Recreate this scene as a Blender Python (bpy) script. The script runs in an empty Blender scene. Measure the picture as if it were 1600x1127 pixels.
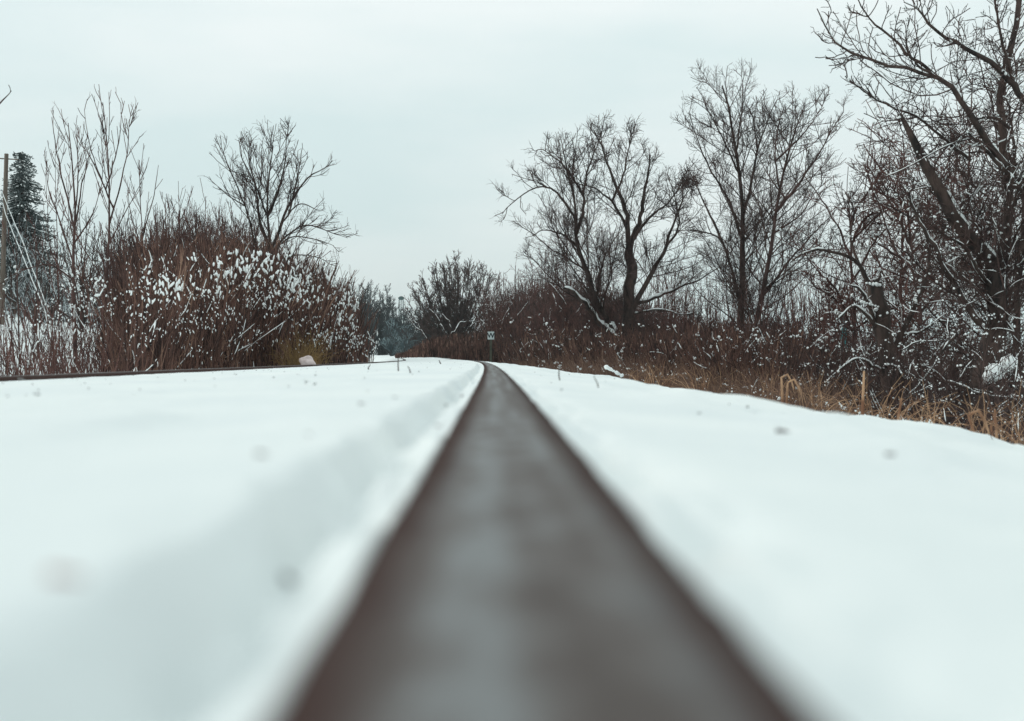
import bpy, bmesh, math, random
import numpy as np
from mathutils import Vector

# ------------------------------------------------------------------ camera, world, sun, exposure
FPX = 2222.0            # focal length in pixels of the 1600 px wide photograph (50 mm)
CAMH = 0.0385
sc = bpy.context.scene
cam_d = bpy.data.cameras.new('camera')
cam = bpy.data.objects.new('camera', cam_d)
sc.collection.objects.link(cam)
sc.camera = cam
cam.location = (0, 0, CAMH)
cam.rotation_euler = (math.radians(90 - 0.09), 0, -math.atan(30 / FPX))
cam_d.lens = 50
cam_d.sensor_width = 36
cam_d.clip_start = 0.01
cam_d.clip_end = 6000
cam_d.dof.use_dof = True
cam_d.dof.focus_distance = 24.0
cam_d.dof.aperture_fstop = 6.8

SUN_EL, SUN_AZ = math.radians(28), math.radians(-80)      # azimuth from +Y towards +X; the light comes from the left
w = bpy.data.worlds.new('World')
sc.world = w
w.use_nodes = True
nt = w.node_tree
nt.nodes.clear()
wo = nt.nodes.new('ShaderNodeOutputWorld')
bg = nt.nodes.new('ShaderNodeBackground')
bg.inputs['Strength'].default_value = 0.12
sky = nt.nodes.new('ShaderNodeTexSky')
sky.sky_type = 'NISHITA'
sky.sun_disc = False
sky.sun_elevation = SUN_EL
sky.sun_rotation = SUN_AZ
tc = nt.nodes.new('ShaderNodeTexCoord')
mp = nt.nodes.new('ShaderNodeMapping')
mp.inputs['Scale'].default_value = (1.6, 1.6, 6.5)
mp.inputs['Rotation'].default_value = (0.25, 0.2, 0.4)
nz = nt.nodes.new('ShaderNodeTexNoise')
nz.inputs['Scale'].default_value = 1.5
nz.inputs['Detail'].default_value = 5
nz.inputs['Roughness'].default_value = 0.5
ramp = nt.nodes.new('ShaderNodeValToRGB')
ramp.color_ramp.elements[0].position = 0.38
ramp.color_ramp.elements[0].color = (0.735, 0.868, 0.87, 1)
ramp.color_ramp.elements[1].position = 0.64
ramp.color_ramp.elements[1].color = (0.90, 0.97, 0.962, 1)
sc_ = nt.nodes.new('ShaderNodeVectorMath')
sc_.operation = 'SCALE'
sc_.inputs['Scale'].default_value = 1 / 0.12
mx = nt.nodes.new('ShaderNodeMix')
mx.data_type = 'RGBA'
mx.inputs[0].default_value = 0.94
nt.links.new(tc.outputs['Generated'], mp.inputs['Vector'])
nt.links.new(mp.outputs[0], nz.inputs['Vector'])
nt.links.new(nz.outputs[0], ramp.inputs[0])
gz_ = nt.nodes.new('ShaderNodeSeparateXYZ')
nt.links.new(tc.outputs['Generated'], gz_.inputs[0])
gm = nt.nodes.new('ShaderNodeMapRange')          # an overcast sky is brighter towards the zenith
gm.inputs['From Min'].default_value = 0.0; gm.inputs['From Max'].default_value = 0.3
gm.inputs['To Min'].default_value = 0.955; gm.inputs['To Max'].default_value = 1.07
nt.links.new(gz_.outputs[2], gm.inputs['Value'])
gs_ = nt.nodes.new('ShaderNodeVectorMath'); gs_.operation = 'SCALE'
nt.links.new(ramp.outputs[0], gs_.inputs[0]); nt.links.new(gm.outputs[0], gs_.inputs['Scale'])
nt.links.new(gs_.outputs[0], sc_.inputs[0])
nt.links.new(sky.outputs[0], mx.inputs[6])
nt.links.new(sc_.outputs[0], mx.inputs[7])
nt.links.new(mx.outputs[2], bg.inputs['Color'])
nt.links.new(bg.outputs[0], wo.inputs['Surface'])

sun_d = bpy.data.lights.new('sun', 'SUN')
sun_d.energy = 0.85
sun_d.angle = math.radians(25)
sun_d.color = (1.0, 0.95, 0.88)
sun = bpy.data.objects.new('sun', sun_d)
sc.collection.objects.link(sun)
sd = Vector((math.sin(SUN_AZ) * math.cos(SUN_EL), math.cos(SUN_AZ) * math.cos(SUN_EL), math.sin(SUN_EL)))
sun.rotation_euler = (-sd).to_track_quat('-Z', 'Y').to_euler()

sc.view_settings.view_transform = 'Standard'
sc.view_settings.look = 'None'
sc.view_settings.exposure = 0.0
sc.view_settings.gamma = 1.0
sc.render.engine = 'CYCLES'
sc.cycles.max_bounces = 6
sc.cycles.diffuse_bounces = 3
sc.cycles.volume_bounces = 0

RNG = np.random.default_rng(7)
UP = np.array([0.0, 0.0, 1.0])

# ------------------------------------------------------------------ materials
def new_mat(name):
    m = bpy.data.materials.new(name)
    m.use_nodes = True
    n = m.node_tree
    b = n.nodes['Principled BSDF']
    return m, n, b

def noise_mat(name, c1, c2, scale=6.0, rough=0.9, lo=0.35, hi=0.65, detail=4, stretch=(1, 1, 1), bump=0.0, c3=None, spec=0.3):
    m, n, b = new_mat(name)
    t = n.nodes.new('ShaderNodeTexCoord')
    mpn = n.nodes.new('ShaderNodeMapping')
    mpn.inputs['Scale'].default_value = stretch
    z = n.nodes.new('ShaderNodeTexNoise')
    z.inputs['Scale'].default_value = scale
    z.inputs['Detail'].default_value = detail
    r = n.nodes.new('ShaderNodeValToRGB')
    e = r.color_ramp.elements
    e[0].position, e[0].color = lo, (*c1, 1)
    e[1].position, e[1].color = hi, (*c2, 1)
    if c3:
        k = e.new(min(0.99, hi + 0.12))
        k.color = (*c3, 1)
    n.links.new(t.outputs['Object'], mpn.inputs['Vector'])
    n.links.new(mpn.outputs[0], z.inputs['Vector'])
    n.links.new(z.outputs[0], r.inputs[0])
    n.links.new(r.outputs[0], b.inputs['Base Color'])
    b.inputs['Roughness'].default_value = rough
    b.inputs['Specular IOR Level'].default_value = spec
    if bump:
        bp = n.nodes.new('ShaderNodeBump')
        bp.inputs['Strength'].default_value = bump
        n.links.new(z.outputs[0], bp.inputs['Height'])
        n.links.new(bp.outputs[0], b.inputs['Normal'])
    return m

M = {}
M['bark'] = noise_mat('dark_bark', (0.022, 0.018, 0.017), (0.095, 0.064, 0.054), 11, bump=0.9, stretch=(1, 1, 0.3))
M['bark_red'] = noise_mat('reddish_bark', (0.045, 0.026, 0.023), (0.125, 0.072, 0.064), 8, bump=0.4, stretch=(1, 1, 0.3))
M['twig'] = noise_mat('twig_bark', (0.030, 0.021, 0.020), (0.105, 0.064, 0.056), 3.0)
M['twig_red'] = noise_mat('red_brown_twigs', (0.040, 0.020, 0.018), (0.160, 0.078, 0.066), 3.4)
M['brown'] = noise_mat('brown_stems', (0.030, 0.016, 0.014), (0.150, 0.078, 0.060), 3.6, lo=0.40, hi=0.60, c3=(0.340, 0.210, 0.150), stretch=(1, 1, 0.5))
M['far_brown'] = noise_mat('far_brown_stems', (0.034, 0.022, 0.020), (0.115, 0.060, 0.052), 2.4, lo=0.35, hi=0.62)
M['far_grey_hazed'] = noise_mat('far_grey_hazed_twigs', (0.040, 0.044, 0.046), (0.085, 0.090, 0.092), 0.35)  # grey lifted so the base colour carries distance haze
M['snowy_twig'] = noise_mat('snow_laden_twigs', (0.040, 0.038, 0.038), (0.62, 0.69, 0.71), 5, lo=0.45, hi=0.60)
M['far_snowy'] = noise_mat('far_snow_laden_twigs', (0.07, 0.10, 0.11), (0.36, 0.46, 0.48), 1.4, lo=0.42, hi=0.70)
M['needle'] = noise_mat('dark_needles', (0.014, 0.022, 0.020), (0.16, 0.19, 0.19), 3.0)
M['tan'] = noise_mat('tan_grass', (0.20, 0.095, 0.055), (0.60, 0.38, 0.23), 6.0, lo=0.35, hi=0.65)
M['brown_grass'] = noise_mat('brown_grass', (0.070, 0.038, 0.030), (0.270, 0.165, 0.118), 4.0, lo=0.35, hi=0.65)
M['gold'] = noise_mat('golden_grass', (0.14, 0.085, 0.035), (0.30, 0.19, 0.08), 3.0)
M['pole'] = noise_mat('weathered_pole', (0.10, 0.08, 0.065), (0.18, 0.145, 0.12), 3, stretch=(4, 4, 0.4))
M['snow_lump'] = noise_mat('clumped_snow', (0.86, 0.90, 0.90), (0.93, 0.95, 0.94), 12, rough=0.8)
M['pink_stone'] = noise_mat('pale_pink_stone', (0.50, 0.40, 0.38), (0.68, 0.58, 0.56), 14, rough=0.9, bump=0.4)
M['debris'] = noise_mat('dark_debris', (0.10, 0.095, 0.10), (0.25, 0.22, 0.22), 60)
M['leaf'] = noise_mat('pinkish_leaf', (0.30, 0.17, 0.15), (0.45, 0.30, 0.28), 50)
M['dark_metal'] = noise_mat('dark_green_metal', (0.010, 0.040, 0.040), (0.02, 0.065, 0.06), 1.0, rough=0.6)
M['teal'] = noise_mat('teal_paint', (0.01, 0.22, 0.25), (0.02, 0.32, 0.34), 1.0, rough=0.5)
M['post'] = noise_mat('olive_post', (0.040, 0.042, 0.030), (0.085, 0.085, 0.062), 8, rough=0.7)
M['plate'] = noise_mat('white_plate', (0.50, 0.56, 0.56), (0.62, 0.68, 0.68), 6, rough=0.5)
M['letter'] = noise_mat('black_paint', (0.010, 0.020, 0.025), (0.020, 0.030, 0.035), 6, rough=0.5)

# snow on the ground
m, n, b = new_mat('ground_snow')
t = n.nodes.new('ShaderNodeTexCoord')
z1 = n.nodes.new('ShaderNodeTexNoise'); z1.inputs['Scale'].default_value = 2.2; z1.inputs['Detail'].default_value = 5
z2 = n.nodes.new('ShaderNodeTexNoise'); z2.inputs['Scale'].default_value = 38; z2.inputs['Detail'].default_value = 6; z2.inputs['Roughness'].default_value = 0.7
r = n.nodes.new('ShaderNodeValToRGB')
r.color_ramp.elements[0].position, r.color_ramp.elements[0].color = 0.35, (0.79, 0.830, 0.832, 1)
r.color_ramp.elements[1].position, r.color_ramp.elements[1].color = 0.65, (0.87, 0.898, 0.885, 1)
bp = n.nodes.new('ShaderNodeBump'); bp.inputs['Strength'].default_value = 0.5; bp.inputs['Distance'].default_value = 0.008
n.links.new(t.outputs['Object'], z1.inputs['Vector']); n.links.new(t.outputs['Object'], z2.inputs['Vector'])
n.links.new(z1.outputs[0], r.inputs[0]); n.links.new(r.outputs[0], b.inputs['Base Color'])
n.links.new(z2.outputs[0], bp.inputs['Height']); n.links.new(bp.outputs[0], b.inputs['Normal'])
b.inputs['Roughness'].default_value = 0.75
b.inputs['Specular IOR Level'].default_value = 0.25
M['snow'] = m

# rail steel: worn grey running band, rust brown corners and sides, stains (uses UV: u across the profile, v along in metres)
m, n, b = new_mat('rusty_rail_steel')
uv = n.nodes.new('ShaderNodeUVMap'); uv.uv_map = 'UVMap'
sep = n.nodes.new('ShaderNodeSeparateXYZ')
n.links.new(uv.outputs[0], sep.inputs[0])
edge = n.nodes.new('ShaderNodeMath'); edge.operation = 'ABSOLUTE'
n.links.new(sep.outputs[0], edge.inputs[0])             # u in -1..1 across the running surface, |u|>1 on the sides
def vnoise(scale, su, sv, detail=4):
    mm = n.nodes.new('ShaderNodeMapping'); mm.inputs['Scale'].default_value = (su, sv, 1)
    zz = n.nodes.new('ShaderNodeTexNoise'); zz.inputs['Scale'].default_value = scale; zz.inputs['Detail'].default_value = detail
    n.links.new(uv.outputs[0], mm.inputs['Vector']); n.links.new(mm.outputs[0], zz.inputs['Vector'])
    return zz
zs = vnoise(1.0, 2.6, 1.1, 2)       # long streaks
zb = vnoise(1.0, 1.9, 24, 3)        # blotches
zf = vnoise(1.0, 30, 900, 4)        # grain
def math_node(op, a, bb, clamp=False):
    k = n.nodes.new('ShaderNodeMath'); k.operation = op; k.use_clamp = clamp
    for i, v in enumerate((a, bb)):
        if isinstance(v, (int, float)): k.inputs[i].default_value = v
        elif v is not None: n.links.new(v, k.inputs[i])
    return k.outputs[0]
mr = n.nodes.new('ShaderNodeMapRange')
mr.inputs['From Min'].default_value = 0.50; mr.inputs['From Max'].default_value = 0.80
mr.inputs['To Min'].default_value = 0.0; mr.inputs['To Max'].default_value = 1.0
e2 = math_node('ADD', edge.outputs[0], math_node('MULTIPLY', math_node('SUBTRACT', zb.outputs[0], 0.5), 0.55))
n.links.new(e2, mr.inputs['Value'])
topr = n.nodes.new('ShaderNodeValToRGB')
te = topr.color_ramp.elements
te[0].position, te[0].color = 0.39, (0.060, 0.044, 0.038, 1)
te[1].position, te[1].color = 0.60, (0.195, 0.200, 0.202, 1)
k = te.new(0.49); k.color = (0.108, 0.092, 0.086, 1)
band = math_node('SUBTRACT', 1.0, math_node('MULTIPLY', math_node('ABSOLUTE', math_node('ADD', sep.outputs[0], 0.16), None), 4.5), clamp=True)
comb = math_node('ADD', math_node('ADD', math_node('MULTIPLY', zb.outputs[0], 0.52), math_node('MULTIPLY', zs.outputs[0], 0.48)), math_node('MULTIPLY', band, 0.08))
n.links.new(comb, topr.inputs[0])
rust = n.nodes.new('ShaderNodeValToRGB')
re_ = rust.color_ramp.elements
re_[0].position, re_[0].color = 0.35, (0.034, 0.020, 0.018, 1)
re_[1].position, re_[1].color = 0.70, (0.070, 0.036, 0.029, 1)
n.links.new(zf.outputs[0], rust.inputs[0])
mixc = n.nodes.new('ShaderNodeMix'); mixc.data_type = 'RGBA'
n.links.new(mr.outputs[0], mixc.inputs[0]); n.links.new(topr.outputs[0], mixc.inputs[6]); n.links.new(rust.outputs[0], mixc.inputs[7])
n.links.new(mixc.outputs[2], b.inputs['Base Color'])
rr = n.nodes.new('ShaderNodeMapRange'); rr.inputs['To Min'].default_value = 0.55; rr.inputs['To Max'].default_value = 0.95
n.links.new(mr.outputs[0], rr.inputs['Value']); n.links.new(rr.outputs[0], b.inputs['Roughness'])
b.inputs['Specular IOR Level'].default_value = 0.12
bp = n.nodes.new('ShaderNodeBump'); bp.inputs['Strength'].default_value = 0.3; bp.inputs['Distance'].default_value = 0.001
n.links.new(zf.outputs[0], bp.inputs['Height']); n.links.new(bp.outputs[0], b.inputs['Normal'])
M['rail'] = m

# ------------------------------------------------------------------ helpers
def link(o):
    sc.collection.objects.link(o)
    return o

def tag(o, label=None, cat=None, group=None, kind=None):
    if label: o['label'] = label
    if cat: o['category'] = cat
    if group: o['group'] = group
    if kind: o['kind'] = kind
    return o

def empty(name, loc=(0, 0, 0)):
    o = bpy.data.objects.new(name, None)
    o.location = loc
    o.empty_display_size = 0.2
    return link(o)

def mesh_obj(name, verts, quads, mat, parent=None, tris=None, smooth=True, origin=None):
    """verts (N,3), quads (Q,4), tris (T,3) -> one mesh object"""
    me = bpy.data.meshes.new(name)
    verts = np.asarray(verts, dtype=np.float32)
    if origin is not None:
        verts = verts - np.asarray(origin, dtype=np.float32)
    quads = np.zeros((0, 4), int) if quads is None else np.asarray(quads)
    tris = np.zeros((0, 3), int) if tris is None else np.asarray(tris)
    me.vertices.add(len(verts))
    me.vertices.foreach_set('co', verts.ravel())
    nl = quads.size + tris.size
    me.loops.add(nl)
    me.loops.foreach_set('vertex_index', np.concatenate([quads.ravel(), tris.ravel()]).astype(np.int32))
    nf = len(quads) + len(tris)
    me.polygons.add(nf)
    starts = np.concatenate([np.arange(len(quads)) * 4, len(quads) * 4 + np.arange(len(tris)) * 3]).astype(np.int32)
    me.polygons.foreach_set('loop_start', starts)
    me.polygons.foreach_set('use_smooth', np.full(nf, smooth))
    me.update(calc_edges=True)
    me.validate()
    me.materials.append(mat)
    o = bpy.data.objects.new(name, me)
    link(o)
    if parent is not None:
        o.parent = parent
    if origin is not None and parent is None:
        o.location = origin
    return o

def tubes(groups):
    """groups: list of (P (B,n,3), R (B,n), sides) -> verts, quads"""
    V, Q, off = [], [], 0
    for P, R, s in groups:
        if len(P) == 0: continue
        B, n_, _ = P.shape
        T = np.gradient(P, axis=1)
        T /= np.linalg.norm(T, axis=2, keepdims=True) + 1e-9
        d = P[:, -1] - P[:, 0]
        d /= np.linalg.norm(d, axis=1, keepdims=True) + 1e-9
        ref = np.where(np.abs(d[:, 0:1]) < 0.6, np.array([[1.0, 0, 0]]), np.array([[0, 1.0, 0]]))[:, None, :]
        U = np.cross(T, np.broadcast_to(ref, T.shape))
        U /= np.linalg.norm(U, axis=2, keepdims=True) + 1e-9
        W = np.cross(T, U)
        a = np.arange(s) * 2 * np.pi / s
        ring = P[:, :, None, :] + R[:, :, None, None] * (np.cos(a)[None, None, :, None] * U[:, :, None, :] + np.sin(a)[None, None, :, None] * W[:, :, None, :])
        V.append(ring.reshape(-1, 3))
        i = np.arange(B)[:, None, None] * n_ * s
        j = np.arange(n_ - 1)[None, :, None] * s
        k_ = np.arange(s)[None, None, :]
        k2 = (k_ + 1) % s
        q = np.stack([i + j + k_, i + j + k2, i + j + s + k2, i + j + s + k_], axis=-1).reshape(-1, 4) + off
        Q.append(q)
        off += B * n_ * s
    if not V:
        return np.zeros((0, 3)), np.zeros((0, 4), int)
    return np.concatenate(V), np.concatenate(Q)

def unit(a):
    return a / (np.linalg.norm(a, axis=-1, keepdims=True) + 1e-9)

def grow(rng, P, R, dens, t0, ang, lenf, up, wig, n_, lmin, lmax, rk, rmin, t1=1.0, droop=0.0):
    """children of every branch in P: vectorised; returns P2, R2"""
    B, n0, _ = P.shape
    seg = np.linalg.norm(np.diff(P, axis=1), axis=2)
    L = seg.sum(1)
    cnt = rng.poisson(np.maximum(dens * L, 0.0))
    idx = np.repeat(np.arange(B), cnt)
    if len(idx) == 0:
        return np.zeros((0, n_, 3)), np.zeros((0, n_))
    t_ = t0 + (t1 - t0) * rng.random(len(idx))
    f = t_ * (n0 - 1)
    i0 = np.minimum(f.astype(int), n0 - 2)
    fr = (f - i0)[:, None]
    base = P[idx, i0] * (1 - fr) + P[idx, i0 + 1] * fr
    rp = R[idx, i0] * (1 - fr[:, 0]) + R[idx, i0 + 1] * fr[:, 0]
    tan = unit(P[idx, i0 + 1] - P[idx, i0])
    rnd = unit(rng.normal(size=(len(idx), 3)) + UP * 0.35)
    perp = unit(rnd - (rnd * tan).sum(1, keepdims=True) * tan)
    a = np.radians(rng.uniform(ang[0], ang[1], len(idx)))[:, None]
    d = tan * np.cos(a) + perp * np.sin(a)
    ln = np.clip(lenf * L[idx] * (1 - 0.55 * t_) * rng.uniform(0.5, 1.35, len(idx)), lmin, lmax) * (1 - 0.45 * t_ ** 2)
    pts = np.zeros((len(idx), n_, 3))
    pts[:, 0] = base
    st = (ln / (n_ - 1))[:, None]
    for q in range(1, n_):
        d = unit(d + wig * rng.normal(size=d.shape) + UP * up - UP * droop * q / n_)
        pts[:, q] = pts[:, q - 1] + d * st
    r0 = np.clip(rk * ln, rmin, np.maximum(rp * 0.8, rmin))
    s = np.linspace(0, 1, n_)[None, :]
    Rr = r0[:, None] * (1 - s) + np.minimum(r0, rmin * 0.8)[:, None] * s
    return pts, Rr

def resample(pts, rad, n_):
    pts = np.asarray(pts, float); rad = np.asarray(rad, float)
    # Catmull-Rom through the points, then even spacing
    p = np.vstack([2 * pts[0] - pts[1], pts, 2 * pts[-1] - pts[-2]])
    out, ro = [], []
    for i in range(len(pts) - 1):
        for t_ in np.linspace(0, 1, 8, endpoint=False):
            a, b_, c, d = p[i], p[i + 1], p[i + 2], p[i + 3]
            out.append(0.5 * ((2 * b_) + (-a + c) * t_ + (2 * a - 5 * b_ + 4 * c - d) * t_ ** 2 + (-a + 3 * b_ - 3 * c + d) * t_ ** 3))
            ro.append(rad[i] * (1 - t_) + rad[i + 1] * t_)
    out.append(pts[-1]); ro.append(rad[-1])
    out = np.array(out); ro = np.array(ro)
    s = np.concatenate([[0], np.cumsum(np.linalg.norm(np.diff(out, axis=0), axis=1))])
    tt = np.linspace(0, s[-1], n_)
    return np.stack([np.interp(tt, s, out[:, k_]) for k_ in range(3)], 1), np.interp(tt, s, ro)

def snow_tubes(rng, P, R, m=18, cover=0.6, thick=0.9, steep=0.95, rmin=0.006):
    """a ragged line of snow lying along the upper side of branches"""
    B, n_, _ = P.shape
    if B == 0: return P, R
    tt = np.linspace(0, n_ - 1.001, m)
    i0 = tt.astype(int); fr = (tt - i0)[None, :, None]
    P2 = P[:, i0] * (1 - fr) + P[:, i0 + 1] * fr
    R2 = R[:, i0] * (1 - fr[..., 0]) + R[:, i0 + 1] * fr[..., 0]
    T = unit(np.gradient(P2, axis=1))
    upp = UP[None, None] - T[..., 2:3] * T
    hz = np.linalg.norm(upp, axis=2)
    upp = unit(upp)
    nse = rng.random((B, m))
    nse = (nse + np.roll(nse, 1, 1) + np.roll(nse, -1, 1)) / 3
    cov = np.clip((nse - (1 - cover) * 0.75) * 6, 0, 1) * (hz > math.sqrt(1 - steep ** 2)) * rng.uniform(0.7, 1.3, (B, m))
    cov[:, 0] = 0; cov[:, -1] = 0
    rs = np.maximum(R2 * thick, rmin) * cov
    return P2 + upp * (R2 * 0.75 + rs * 0.35)[..., None] * (cov > 0)[..., None], rs

ICO = None
def ico():
    global ICO
    if ICO is None:
        bm = bmesh.new(); bmesh.ops.create_icosphere(bm, subdivisions=1, radius=1.0)
        v = np.array([x.co[:] for x in bm.verts]); f_ = np.array([[x.index for x in fc.verts] for fc in bm.faces]); bm.free()
        bm = bmesh.new(); bmesh.ops.create_icosphere(bm, subdivisions=2, radius=1.0)
        v2 = np.array([x.co[:] for x in bm.verts]); f2 = np.array([[x.index for x in fc.verts] for fc in bm.faces]); bm.free()
        ICO = ((v, f_), (v2, f2))
    return ICO

def blobs(rng, C, S, elong=1.0, tilt=0.4, fine=False, flat=1.0, rough=0.22):
    """lumpy ellipsoids centred at C (N,3) of radius S (N,), long axis tilted from vertical"""
    v, f_ = ico()[1 if fine else 0]
    N = len(C)
    ax = unit(UP + rng.normal(size=(N, 3)) * tilt)
    r1 = unit(np.cross(ax, rng.normal(size=(N, 3))))
    r2 = np.cross(ax, r1)
    jit = 1 + rng.normal(size=(N, len(v), 1)) * rough
    vv = v[None] * jit
    pts = C[:, None] + S[:, None, None] * (vv[..., 0:1] * r1[:, None] + vv[..., 1:2] * r2[:, None] * flat + vv[..., 2:3] * ax[:, None] * np.asarray(elong).reshape(-1, 1, 1))
    fa = (f_[None] + (np.arange(N) * len(v))[:, None, None]).reshape(-1, 3)
    return pts.reshape(-1, 3), fa

def pick_points(rng, P, N, t0=0.2):
    i = rng.integers(0, len(P), N)
    f = (t0 + (1 - t0) * rng.random(N)) * (P.shape[1] - 1)
    k_ = np.minimum(f.astype(int), P.shape[1] - 2)
    fr = (f - k_)[:, None]
    return P[i, k_] * (1 - fr) + P[i, k_ + 1] * fr

# ------------------------------------------------------------------ track curve and terrain
def xc(y):
    y = np.asarray(y, float)
    yy = np.clip(y, 0, 90)
    s = 0.003 * yy - 0.0007 * yy ** 2
    return 0.0055 + s + np.where(y > 90, (0.003 - 0.0014 * 90) * (y - 90), 0)

def grade(y):
    return 0.0035 * np.clip(np.asarray(y, float) - 45, 0, 120)

_tab = np.random.default_rng(3).random((256, 256))
def vn(x, y):
    xi = np.floor(x).astype(int); yi = np.floor(y).astype(int)
    fx = x - xi; fy = y - yi
    fx = fx * fx * (3 - 2 * fx); fy = fy * fy * (3 - 2 * fy)
    g = lambda a, c: _tab[a & 255, c & 255]
    return (g(xi, yi) * (1 - fx) + g(xi + 1, yi) * fx) * (1 - fy) + (g(xi, yi + 1) * (1 - fx) + g(xi + 1, yi + 1) * fx) * fy - 0.5

def ground(x, y, fine=True):
    x = np.asarray(x, float); y = np.asarray(y, float)
    u = x - xc(y)
    prof_u = [-400, -120, -60, -25, -15, -8.5, -5.2, -3.9, -3.2, -1.95, -1.75, -1.60, -1.54, -1.47, -1.43, -1.34, -1.2, -0.8, -0.084, -0.075, -0.063, -0.058, -0.050, -0.036, -0.02, 0.02, 0.036, 0.055, 0.09, 0.3, 0.8, 1.35, 1.55, 1.9, 3.2, 4.2, 9, 20, 60, 400]
    prof_z = [6.0, 4.5, 3.4, 2.3, 1.35, 0.15, -0.6, -0.95, -0.80, -0.12, -0.05, -0.036, -0.034, -0.032, -0.029, -0.026, -0.022, -0.013, -0.0005, -0.003, -0.021, -0.021, -0.012, -0.0075, -0.04, -0.04, -0.0085, -0.012, -0.013, -0.034, -0.110, -0.192, -0.243, -0.42, -1.15, -1.35, -1.35, -1.2, -0.9, -0.6]
    z = np.interp(u, prof_u, prof_z)
    # large undulation off the bank
    off = np.clip((np.abs(u + 0.2) - 2.2) / 3, 0, 1)
    z = z + off * (vn(x * 0.25 + 9, y * 0.25) * 0.35 + vn(x * 1.1, y * 1.1 + 5) * 0.12)
    # crest of the right shoulder
    cr = np.exp(-((u - 1.45) / 0.35) ** 2)
    z = z + cr * (vn(x * 0.8 + 3, y * 0.9) * 0.05 + vn(x * 3.1, y * 2.7 + 7) * 0.030 + vn(x * 9, y * 8) * 0.012)
    field = np.clip((np.abs(u + 0.0) - 0.10) / 0.15, 0, 1)
    left = np.clip((u + 1.42) / 0.2, 0, 1)
    z = z + field * left * (vn(x * 4 + 1, y * 3) * 0.010 + vn(x * 13, y * 11) * 0.006 + vn(x * 31, y * 23) * 0.0025)
    z = z + field * np.clip(u * 2.5, 0, 1.0) * (vn(x * 2.3 + 31, y * 1.9) * 0.040 + vn(x * 7 + 5, y * 6) * 0.026 + vn(x * 19 + 5, y * 15) * 0.011 + vn(x * 43, y * 37) * 0.003) * np.clip(0.35 + u, 0, 1)
    # pits where clumps of snow and small animals have dented the surface
    pit = np.clip((vn(x * 5.3 + 17, y * 3.1 + 3) - 0.20) * 5, 0, 1) * np.clip((vn(x * 1.7 + 41, y * 1.3) + 0.15) * 3, 0, 1)
    z = z - pit * field * np.where(u > 0, 0.024, 0.010) * (np.abs(u) < 1.42)
    # crumbs next to the rail
    near = np.exp(-((np.abs(u) - 0.055) / 0.016) ** 2)
    z = z + near * (vn(x * 42, y * 14) * 0.013 + vn(x * 95 + 7, y * 40) * 0.009 - 0.003)
    gv = np.exp(-((u + 0.062) / 0.020) ** 2)
    z = z + gv * (vn(x * 28 + 11, y * 11) * 0.015 + vn(x * 60 + 3, y * 27) * 0.010)
    nr = np.exp(-((np.abs(u) - 0.036) / 0.004) ** 2)
    z = z + nr * vn(x * 20 + 50, y * 30) * 0.005
    z = np.where(np.abs(u) < 0.033, -0.045, z)
    nl = np.exp(-((u + 1.462) / 0.02) ** 2)
    z = z + nl * vn(x * 20 + 5, y * 9 + 3) * 0.008
    z = np.where(np.abs(u + 1.505) < 0.031, -0.06, z)
    # snow drifts over the rails far away
    bury = np.clip((y - 52) / 25, 0, 1) * (np.abs(u + 0.8) < 1.3)
    z = z + bury * 0.05
    return z + grade(y)

def P3(px, py, z):
    """point of the photograph (1600 px scale) at the distance z in front of the camera -> world"""
    return np.array([(px - 770) * z / FPX, z, CAMH + (560 - py) * z / FPX])

def gx(px, z):
    x = (px - 770) * z / FPX
    return x, z, float(ground(x, z))

# ground sheet
def sinhspace(lo, hi, a, n_):
    return a * np.sinh(np.linspace(math.asinh(lo / a), math.asinh(hi / a), n_))
us = sinhspace(-400, 400, 0.035, 760)
ys = sinhspace(-6, 2600, 0.35, 1500)
UU, YY = np.meshgrid(us, ys)
XX = UU + xc(YY)
ZZ = ground(XX, YY)
nu, ny = len(us), len(ys)
idx = np.arange(nu * ny).reshape(ny, nu)
quads = np.stack([idx[:-1, :-1], idx[:-1, 1:], idx[1:, 1:], idx[1:, :-1]], -1).reshape(-1, 4)
g = mesh_obj('snow_ground', np.stack([XX, YY, ZZ], -1).reshape(-1, 3), quads, M['snow'])
tag(g, kind='structure')

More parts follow.
